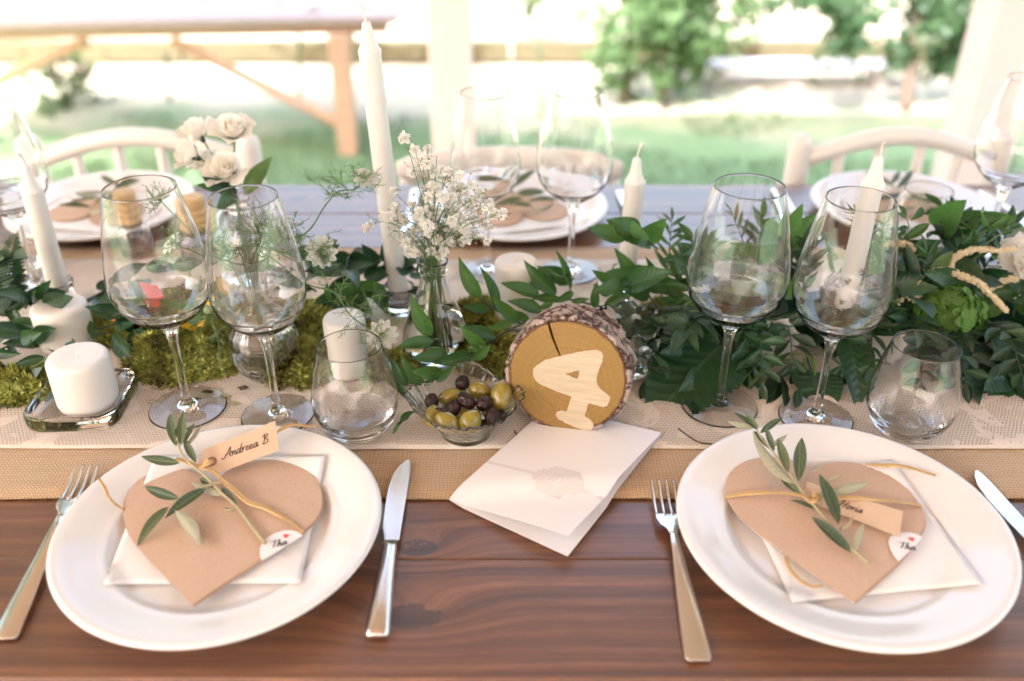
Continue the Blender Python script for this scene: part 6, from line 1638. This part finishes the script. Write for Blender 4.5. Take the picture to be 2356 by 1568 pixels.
    branch('sprig of small glossy leaves beside the far tumbler', [(k(660, 640), .96), (k(760, 560), .97), (k(805, 440), .985), (k(700, 250), 1.0)], [
        (k(825, 400), .985, k(975, 265), 1.0), (k(740, 600), .97, k(1020, 430), .97), (k(790, 370), .99, k(700, 235), 1.0), (k(780, 380), .985, k(690, 330), .98), (k(800, 470), .98, k(690, 480), .97), (k(860, 655), .95, k(1070, 640), .95), (k(780, 500), .98, k(690, 560), .97), (k(870, 745), .94, k(1040, 745), .94), (k(850, 650), .95, k(960, 590), .96), (k(1000, 590), .97, k(1000, 520), .98)], 54, kind='box', mat='box', smat='stem', r0=.0010, name='leafy_sprig', wide=.8)
    branch('sprig of pointed green leaves in front of the far right plate', [(k(1340, 640), .97), (k(1420, 560), .98), (k(1500, 430), .99), (k(1560, 340), 1.0)], [
        (k(1420, 560), .98, k(1500, 312), 1.0), (k(1480, 560), .98, k(1600, 420), 1.0), (k(1450, 470), .99, k(1555, 370), 1.0), (k(1560, 340), 1.0, k(1655, 350), 1.0), (k(1330, 560), .98, k(1400, 600), .96), (k(1290, 560), .98, k(1280, 660), .96), (k(1500, 620), .96, k(1600, 560), .97), (k(1360, 620), .96, k(1480, 570), .97), (k(1400, 500), .985, k(1290, 460), .99), (k(1460, 480), .985, k(1420, 580), .97)], 55, kind='ruscus', mat='box', smat='stem', r0=.0011, name='leafy_sprig', wide=1.0)
    branch('sprig of small leaves at the right, reaching up towards the far wine glass', [(k(1560, 650), .97), (k(1680, 570), .98), (k(1790, 480), .99), (k(1870, 350), 1.0)], [
        (k(1790, 470), .99, k(1870, 345), 1.0), (k(1730, 520), .985, k(1765, 405), 1.0), (k(1800, 490), .985, k(1930, 445), .99), (k(1740, 545), .98, k(1860, 500), .98), (k(1600, 560), .98, k(1700, 480), .99), (k(1650, 600), .97, k(1720, 680), .95), (k(1600, 640), .97, k(1540, 740), .95), (k(1620, 760), .95, k(1710, 770), .95), (k(1700, 870), .93, k(1750, 870), .93), (k(1700, 950), .93, k(1815, 960), .92)], 56, kind='box', mat='box', smat='stem', r0=.0011, name='leafy_sprig')
    branch('sprig of small pointed leaves left of the third near wine glass', [(g(330, 540), .93), (g(240, 420), .96), (g(170, 340), .98), (g(80, 280), .99)], [
        (g(210, 200), .99, g(80, 205), 1.0), (g(240, 190), .99, g(175, 90), 1.0), (g(340, 200), .98, g(255, 55), 1.0), (g(350, 120), .99, g(330, 45), 1.0), (g(260, 270), .98, g(210, 200), .99), (g(200, 330), .97, g(120, 250), .98), (g(230, 360), .97, g(120, 370), .97), (g(110, 350), .98, g(60, 285), .99), (g(310, 440), .95, g(195, 295), .96), (g(180, 480), .95, g(-20, 230), .98), (g(230, 520), .94, g(90, 490), .94), (g(280, 480), .94, g(160, 450), .95), (g(300, 350), .96, g(380, 200), .98)], 57, kind='ruscus', mat='box', smat='stem', r0=.0011, name='leafy_sprig', wide=.95)
    # filling sprays inside the mound
    r = random.Random(77)
    for i in range(34):
        x = lerp(.16, .78, (i + r.random()) / 34); y = r.uniform(.90, 1.03); b = Vector((x, y, r.uniform(.028, .05)))
        fwd = i % 3
        d = Vector((r.uniform(-.5, .5), (-.75 if fwd == 0 else r.uniform(-.4, .7)), (.35 if fwd == 0 else r.uniform(.5, 1.0)))).normalized(); L = r.uniform(.07, .115)
        kind, mat = r.choice((('ruscus', 'dark'), ('box', 'box'), ('ruscus', 'box'), ('narrow', 'box'), ('dark', 'dark')))
        e = b + d * L; e.z = min(e.z, .125)
        spray('filler_branch', 'dark leafy filler branch inside the mound of greenery at the right', 'foliage branch', [b, lerp(b, e, .5) + Vector((0, 0, .012)), e], kind, 11, {'ruscus': .042, 'box': .026, 'narrow': .032, 'dark': .05}[kind], 'filler branches in the right greenery', mat, .0012, 'dark_stem', 100 + i)
    for i in range(12):                        # low ones drooping over the front
        x = lerp(.17, .72, (i + r.random() * .8) / 12); b = Vector((x, .915, .045)); e = Vector((x + r.uniform(-.03, .03), r.uniform(.825, .86), r.uniform(.012, .03)))
        spray('filler_branch', 'dark leafy filler branch drooping over the lace at the right', 'foliage branch', [b, lerp(b, e, .5) + Vector((0, 0, .02)), e], r.choice(('ruscus', 'box')), 12, .036, 'drooping filler branches in the right greenery', r.choice(('dark', 'ruscus_dark')), .0012, 'dark_stem', 200 + i)
    # broad leaves filling the top and the right edge
    rb = random.Random(91)
    tops = [('bright', 1560, 590, .97), ('bright', 1600, 640, .95), ('dark', 1640, 690, .93), ('bright', 1700, 700, .93), ('dark', 1770, 700, .93), ('dark', 1840, 700, .92), ('bright', 1835, 620, .96), ('dark', 1880, 760, .90), ('bright', 2080, 600, .97), ('dark', 2130, 640, .95), ('bright', 2180, 560, .98), ('dark', 2240, 620, .96), ('dark', 2290, 690, .93), ('dark', 2330, 760, .91), ('dark', 2260, 800, .90), ('dark', 2345, 840, .89), ('dark', 2290, 880, .87), ('bright', 2240, 700, .93), ('dark', 1560, 760, .90), ('dark', 1610, 820, .87), ('bright', 1545, 690, .93), ('dark', 2110, 870, .87), ('dark', 2010, 690, .92)]
    for i, (kd, px, py, Y) in enumerate(tops):
        c = PY(px, py, Y); b = c + Vector((rb.uniform(-.02, .02), .045, -.012)); dr = Vector((rb.uniform(-1, 1), -.55, rb.uniform(-.15, .75) if py < 720 else rb.uniform(-.8, .05))).normalized(); e = b + dr * rb.uniform(.06, .095)
        if e.z < .012: e.z = .012
        t = thing('broad_leaf_branch', 'broad glossy leaves filling the mound of greenery at the right', 'foliage branch', b, 'broad leaf branches in the right greenery')
        q = stem_part(t, [b, lerp(b, e, .5) + Vector((0, 0, .008)), e], .0014, .0008, 'dark_stem')[1]
        for j in range(5):
            p = q[int((j + 1) / 5 * (len(q) - 1))]; sd = 1 if j % 2 else -1; d = (dr * .6 + Vector((sd * rb.uniform(.4, 1), rb.uniform(-.5, .2), rb.uniform(-.2, .5)))).normalized(); tp = p + d * rb.uniform(.038, .062)
            if tp.z < .01: tp.z = .01
            leaf('ruscus' if rb.random() < .6 else 'dark', p, tp, t, up=Vector((rb.uniform(-.4, .4), -.8, .8)), r=rb, mat='ruscus' if kd == 'bright' else rb.choice(('dark', 'ruscus_dark')), wide=rb.uniform(1.1, 1.6))
    # rosemary
    for i, (px, py, tx, ty, Y, lb) in enumerate(((2010, 690, 1965, 470, .93, 'rosemary sprig leaning left inside the outline of the right wine glass'), (2020, 690, 2040, 500, .95, 'rosemary sprig upright beside the taper candle'), (2060, 670, 2075, 540, .96, 'rosemary sprig just right of the fourth near wine glass'), (1985, 680, 1985, 560, .92, 'short rosemary sprig in front of the taper candle'), (1850, 640, 1842, 555, .97, 'bright grassy sprig between the two right wine glasses'))):
        a, b = PY(px, py, Y), PY(tx, ty, Y + .01); t = thing('rosemary_sprig', lb, 'rosemary', a); q = stem_part(t, [a, lerp(a, b, .5) + Vector((.004, 0, 0)), b], .0012, .0007, 'twig')[1]
        m = MB(); rr = random.Random(i)
        for j in range(110):
            kk = rr.random(); p = q[int(kk * (len(q) - 1))] - a; d = ((b - a).normalized() * .9 + Vector((rr.gauss(0, 1), rr.gauss(0, 1), rr.gauss(0, .4))).normalized()).normalized(); L = rr.uniform(.012, .022); s = d.orthogonal().normalized() * .00085
            m.add([p - s, p + s, p + d * L * .6 + s * .9, p + d * L, p + d * L * .6 - s * .9], [(0, 1, 2, 4), (4, 2, 3)])
        struct(put('needles', m, M['pale' if i == 4 else 'rosemary'], t), 'stuff')
    # yellow green catkin twig
    t = thing('bare_catkin', 'spiky yellow green twig looping between the right wine glasses', 'twig', PY(*g(900, 930), .87)); L = Vector(t.location); m = MB()
    for pts in (((900, 980), (960, 1060), (1080, 1065), (1200, 1050)), ((930, 1000), (1000, 985), (1120, 1000), (1240, 1050)), ((1085, 1040), (1110, 1120), (1160, 1220)), ((890, 930), (960, 940), (1040, 960), (1130, 960))):
        q = catmull([PY(*g(*p), .862) - L for p in pts], 8); m.tube(q, .0008, 5)
        for p in q: m.tube([p, p + Vector((rnd.uniform(-.3, .3), -.3, rnd.choice((-1, 1)))).normalized() * .0032], [.0006, .0002], 4)
    put('twig', m, M['pale'], t)
    # hydrangea
    c = Vector((PY(2170, 760, .90).x, .90, .066)); t = thing('green_hydrangea', 'lime green hydrangea head behind the right tumbler', 'hydrangea', Vector((c.x, c.y + .01, .03))); rr = random.Random(9)
    fm = MB()
    for i in range(4):
        a = math.pi / 2 * i; Mx = Matrix.Rotation(a, 3, 'Z'); v, f = [], []
        for j in range(7):
            u = j / 6; hw = .46 * math.sin(math.pi * min(.97, u * .80 + .06)) ** .7 * (1 + (.06 if j % 2 else -.06)); 
            for s in (-1, -.5, 0, .5, 1): v.append(Mx @ Vector((.06 + u * .92, s * hw, .10 * u + .16 * abs(s) * u - .25 * u * u + (.02 if i % 2 else 0))))
        for j in range(6):
            for s in range(4): f.append((j * 5 + s, j * 5 + s + 1, j * 5 + s + 6, j * 5 + s + 5))
        fm.add(v, f)
    fm.lathe([(0, -.02), (.07, 0), (.07, .08), (0, .13)], 8); fme = fm.mesh('floret')
    for i in range(110):
        th = rr.uniform(0, 6.283); ph = math.acos(rr.uniform(-.15, 1)); d = Vector((math.sin(ph) * math.cos(th), math.sin(ph) * math.sin(th), math.cos(ph))); p = c + Vector((d.x * .040, d.y * .034, d.z * .030)) * rr.uniform(.70, 1.05)
        put('floret', fme, M['lime'], t, M=local(t, Matrix.Translation(p) @ (d + Vector((rr.gauss(0, .25), rr.gauss(0, .25), 0))).to_track_quat('Z', 'Y').to_matrix().to_4x4() @ Matrix.Rotation(rr.uniform(0, 6), 4, 'Z') @ Matrix.Scale(rr.uniform(.0105, .0145), 4)))
    m = MB(); m.tube([c - Vector(t.location), Vector((0, 0, 0))], .003, 6); put('stalk', m, M['stem'], t)
    # amaranth catkins
    for lb, pts, r0, zz in (('cream catkin hanging down towards the lower right', ((800, 1000), (1000, 930), (1200, 900), (1340, 960), (1500, 1020), (1650, 1160), (1800, 1320)), .0042, (.935, .93, .925, .92, .91, .90, .89)), ('cream catkin curving up to the right edge', ((1235, 870), (1240, 800), (1330, 740), (1500, 690), (1700, 700), (1890, 680)), .0040, (.94, .945, .95, .955, .96, .965)),
                            ('short cream catkin behind the right wine glass', ((600, 640), (700, 630), (800, 650), (860, 700)), .0036, (.96, .96, .955, .95)), ('cream catkin partly hidden at the right edge', ((1630, 1090), (1720, 1040), (1820, 990), (1900, 1000)), .0036, (.94, .945, .95, .955))):
        q = catmull([PY(*k(*p), Y) for p, Y in zip(pts, zz)], 14); t = thing('amaranth_catkin', lb, 'catkin', q[0]); L = Vector(t.location); m = MB(); rr = random.Random(len(pts)); m.tube([p - L for p in q], r0 * .6, 6)
        n = len(q)
        for i in range(n * 16):
            a = rr.uniform(0, n - 1.001); j = int(a); p = lerp(q[j], q[j + 1], a - j) - L; tp = .55 + .45 * math.sin(math.pi * (.12 + .80 * a / n)); d = Vector((rr.gauss(0, 1), rr.gauss(0, 1), rr.gauss(0, 1))).normalized()
            o = p + d * r0 * tp * rr.uniform(.6, 1.1); s = rr.uniform(.0007, .0013); u = d.orthogonal().normalized() * s; w_ = d.cross(u).normalized() * s
            m.add([o + u, o + w_, o - u, o - w_, o + d * s * 1.3], [(0, 1, 4), (1, 2, 4), (2, 3, 4), (3, 0, 4)])
        put('catkin', m.mesh('catkin', False), M['amaranth'], t)
    # white flowers
    def wf(label, px, Y, sz, face, mat='white_petal', seed=1, meshes=PEON, name='white_flower'):
        c = PY(*px, Y); t = thing(name, label, 'flower', Vector((c.x, c.y + .02, .03))); f = Vector(face).normalized(); b = c - f * sz * .4
        stem_part(t, [Vector(t.location), lerp(Vector(t.location), b, .6) + Vector((0, .005, 0)), b], .0015, .0013, 'stem'); bloom(t, b, f, sz, mat, seed, meshes, 'petals')
    wf('large white ruffled flower behind the third near wine glass', (1668, 600), .985, .033, (-.3, -.5, .9), seed=3)
    wf('white flower behind the third near wine glass, right of the ruffled one', (1770, 640), .965, .030, (.2, -.8, .7), seed=4)
    wf('white flower low under the bowl of the third wine glass', (1792, 772), .895, .024, (-.1, -1, .1), seed=5, meshes=ROSE)
    wf('white flower at the right edge beside the upper catkin', (2362, 585), .965, .028, (-.2, -.8, .6), seed=6)
    wf('frilly cream flower hidden left of the right tumbler', (2032, 800), .885, .026, (.0, -1, .2), seed=7)
    # tiny white buds beside the hydrangea
    t = thing('bud_sprig', 'twig with tiny cream buds above the green hydrangea', 'twig', PY(*k(880, 1050), .92)); L = Vector(t.location); m = MB(); bm_ = MB()
    for pts in (((930, 1000), (850, 1100), (760, 1170), (690, 1240)), ((870, 1060), (890, 1150), (860, 1200))):
        q = catmull([PY(*k(*p), .905) - L for p in pts], 5); m.tube(q, .0009, 5)
        for p in q[-6:]:
            for _ in range(2): c2 = p + Vector((rnd.gauss(0, .002), rnd.gauss(0, .002), rnd.gauss(0, .002))); bm_.lathe([(0, -.002), (.0018, -.0005), (.0016, .0012), (0, .002)], 7, c2)
    put('twig', m, M['twig'], t); struct(put('buds', bm_, M['amaranth'], t), 'stuff')
    m = MB(); q = catmull([P(*E6(-40, 1380), TZ + .002), P(*E6(40, 1440), TZ + .003), P(*E6(120, 1480), TZ + .002), P(*E6(240, 1490), TZ + .002)], 6); m.tube([p - q[0] for p in q], .0009, 5)
    tag(put('dry_twig', m, M['brown_twig'], loc=q[0]), 'thin dry brown twig on the lace beside the right plate', 'twig')
    m = MB(); q = catmull([P(*E5(1185, 1395), TZ + .003), P(*E5(1200, 1420), TZ + .002), P(*E5(1222, 1445), TZ + .002)], 6); m.tube([p - q[0] for p in q], .0008, 5)
    tag(put('dry_twig', m, M['brown_twig'], loc=q[0]), 'tiny dry twig on the lace between the olive bowl and menu card', 'twig')
arrangement()

# ------------------------------------------------------------------ orange paper ornament at the left
def ornament(label, pieces, name):
    a = PY(*pieces[0][0][0], pieces[0][1]); t = thing(name, label, 'ornament', a); L = Vector(t.location)
    for (px, Y, mt) in pieces:
        ps = [PY(x, y, Y + (.012 if i in (1, 2) else 0)) for i, (x, y) in enumerate(px)]
        m = MB(); n = len(ps); nr = Vector((0, -.7, .7)); m.prism([p - L for p in ps], .0008, nr); put('wing', m.mesh('wing', False), M[mt], t)
ornament('orange and red paper butterfly ornament behind the first wine glass', [([(256, 738), (292, 720), (330, 705), (300, 742)], .925, 'orange'), ([(318, 655), (362, 660), (385, 700), (345, 702)], .925, 'redp'), ([(330, 700), (380, 702), (372, 735), (335, 745)], .92, 'orange'), ([(300, 742), (335, 730), (345, 748), (312, 765)], .915, 'black_olive')], 'paper_butterfly')
ornament('yellow paper butterfly ornament between the left wine glasses', [([(418, 738), (452, 752), (448, 764), (416, 752)], .90, 'yellow'), ([(484, 632), (520, 650), (530, 690), (500, 678)], .93, 'yellow'), ([(452, 752), (470, 690), (488, 690), (468, 750)], .91, 'yellow')], 'paper_butterfly')

# ------------------------------------------------------------------ far place settings
def far_setting(q, nm, seed, text_z=.0):
    r = random.Random(seed); c = Vector((q.x, q.y, NZ - TZ + .0002)); rot = Matrix.Rotation(r.uniform(-.3, .3), 3, 'Z')
    t = thing('paper_napkin', 'white paper napkin on the ' + nm, 'napkin', c); m = MB()
    m.prism([rot @ Vector((sx * .088, sy * .075, .003)) for sx, sy in ((-1, -1), (1, -1), (1, 1), (-1, 1))], .0025); put('folded_paper', m.mesh('folded_paper', False), M['napkin'], t)
    c2 = c + Vector((0, .0, .0062)); t = thing('heart_envelope', 'brown kraft paper heart on the ' + nm, 'envelope', c2); pts = []
    for i in range(48):
        a = 2 * math.pi * i / 48; pts.append(rot @ Vector((.0046 * 16 * math.sin(a) ** 3, -.0050 * (13 * math.cos(a) - 5 * math.cos(2 * a) - 2 * math.cos(3 * a) - math.cos(4 * a)), 0)))
    pts = ccw(pts)
    for k, nme in enumerate(('front_card', 'back_card')): m = MB(); m.prism([p - Vector((0, 0, .0016 * k)) for p in pts], .0007); put(nme, m.mesh(nme, False), M['kraft'], t)
    t2 = thing('raffia_tie', 'tan raffia tie round the heart on the ' + nm, 'raffia', c2)
    ribbon([c2 + rot @ Vector((x, .012 + .003 * math.sin(x * 60), .0035 + .003 * (1 - abs(x) / .07))) for x in (-.07, -.035, 0, .035, .07)], .006, M['raffia'], 'strand', t2)
    t3 = thing('name_tag', 'blank looking buff name tag on the ' + nm, 'name tag', c2 + Vector((.01, -.02, .008))); m = MB()
    m.prism([rot @ Vector(p) for p in ((-.028, -.012, .002), (.028, -.010, .001), (.028, .012, .006), (-.028, .010, .007))], .0005, Vector((0, -.2, 1)).normalized()); put('tag_card', m.mesh('tag_card', False), M['tagpaper'], t3)
    t4 = thing('olive_sprig', 'olive sprig lying on the ' + nm, 'olive sprig', c2 + Vector((0, 0, .01))); a = c2 + rot @ Vector((-.01, .06, .014)); b = c2 + rot @ Vector((.015, -.06, .012))
    qs = stem_part(t4, [a, lerp(a, b, .5) + Vector((0, 0, .006)), b], .0016, .001, 'twig')[1]
    for i in range(12):
        p = qs[int(i / 12 * (len(qs) - 1))]; s = 1 if i % 2 else -1; d = ((b - a).normalized() * .5 * (1 if i > 3 else -1) + Vector((s * r.uniform(.5, 1), r.uniform(-.3, .3), r.uniform(.0, .5)))).normalized()
        leaf('olive', p, p + d * r.uniform(.035, .055), t4, r=r, flip=r.random() < .3)
far_setting(FL, 'far left plate', 1); far_setting(FC, 'far middle plate', 2); far_setting(FR, 'far right plate', 3)
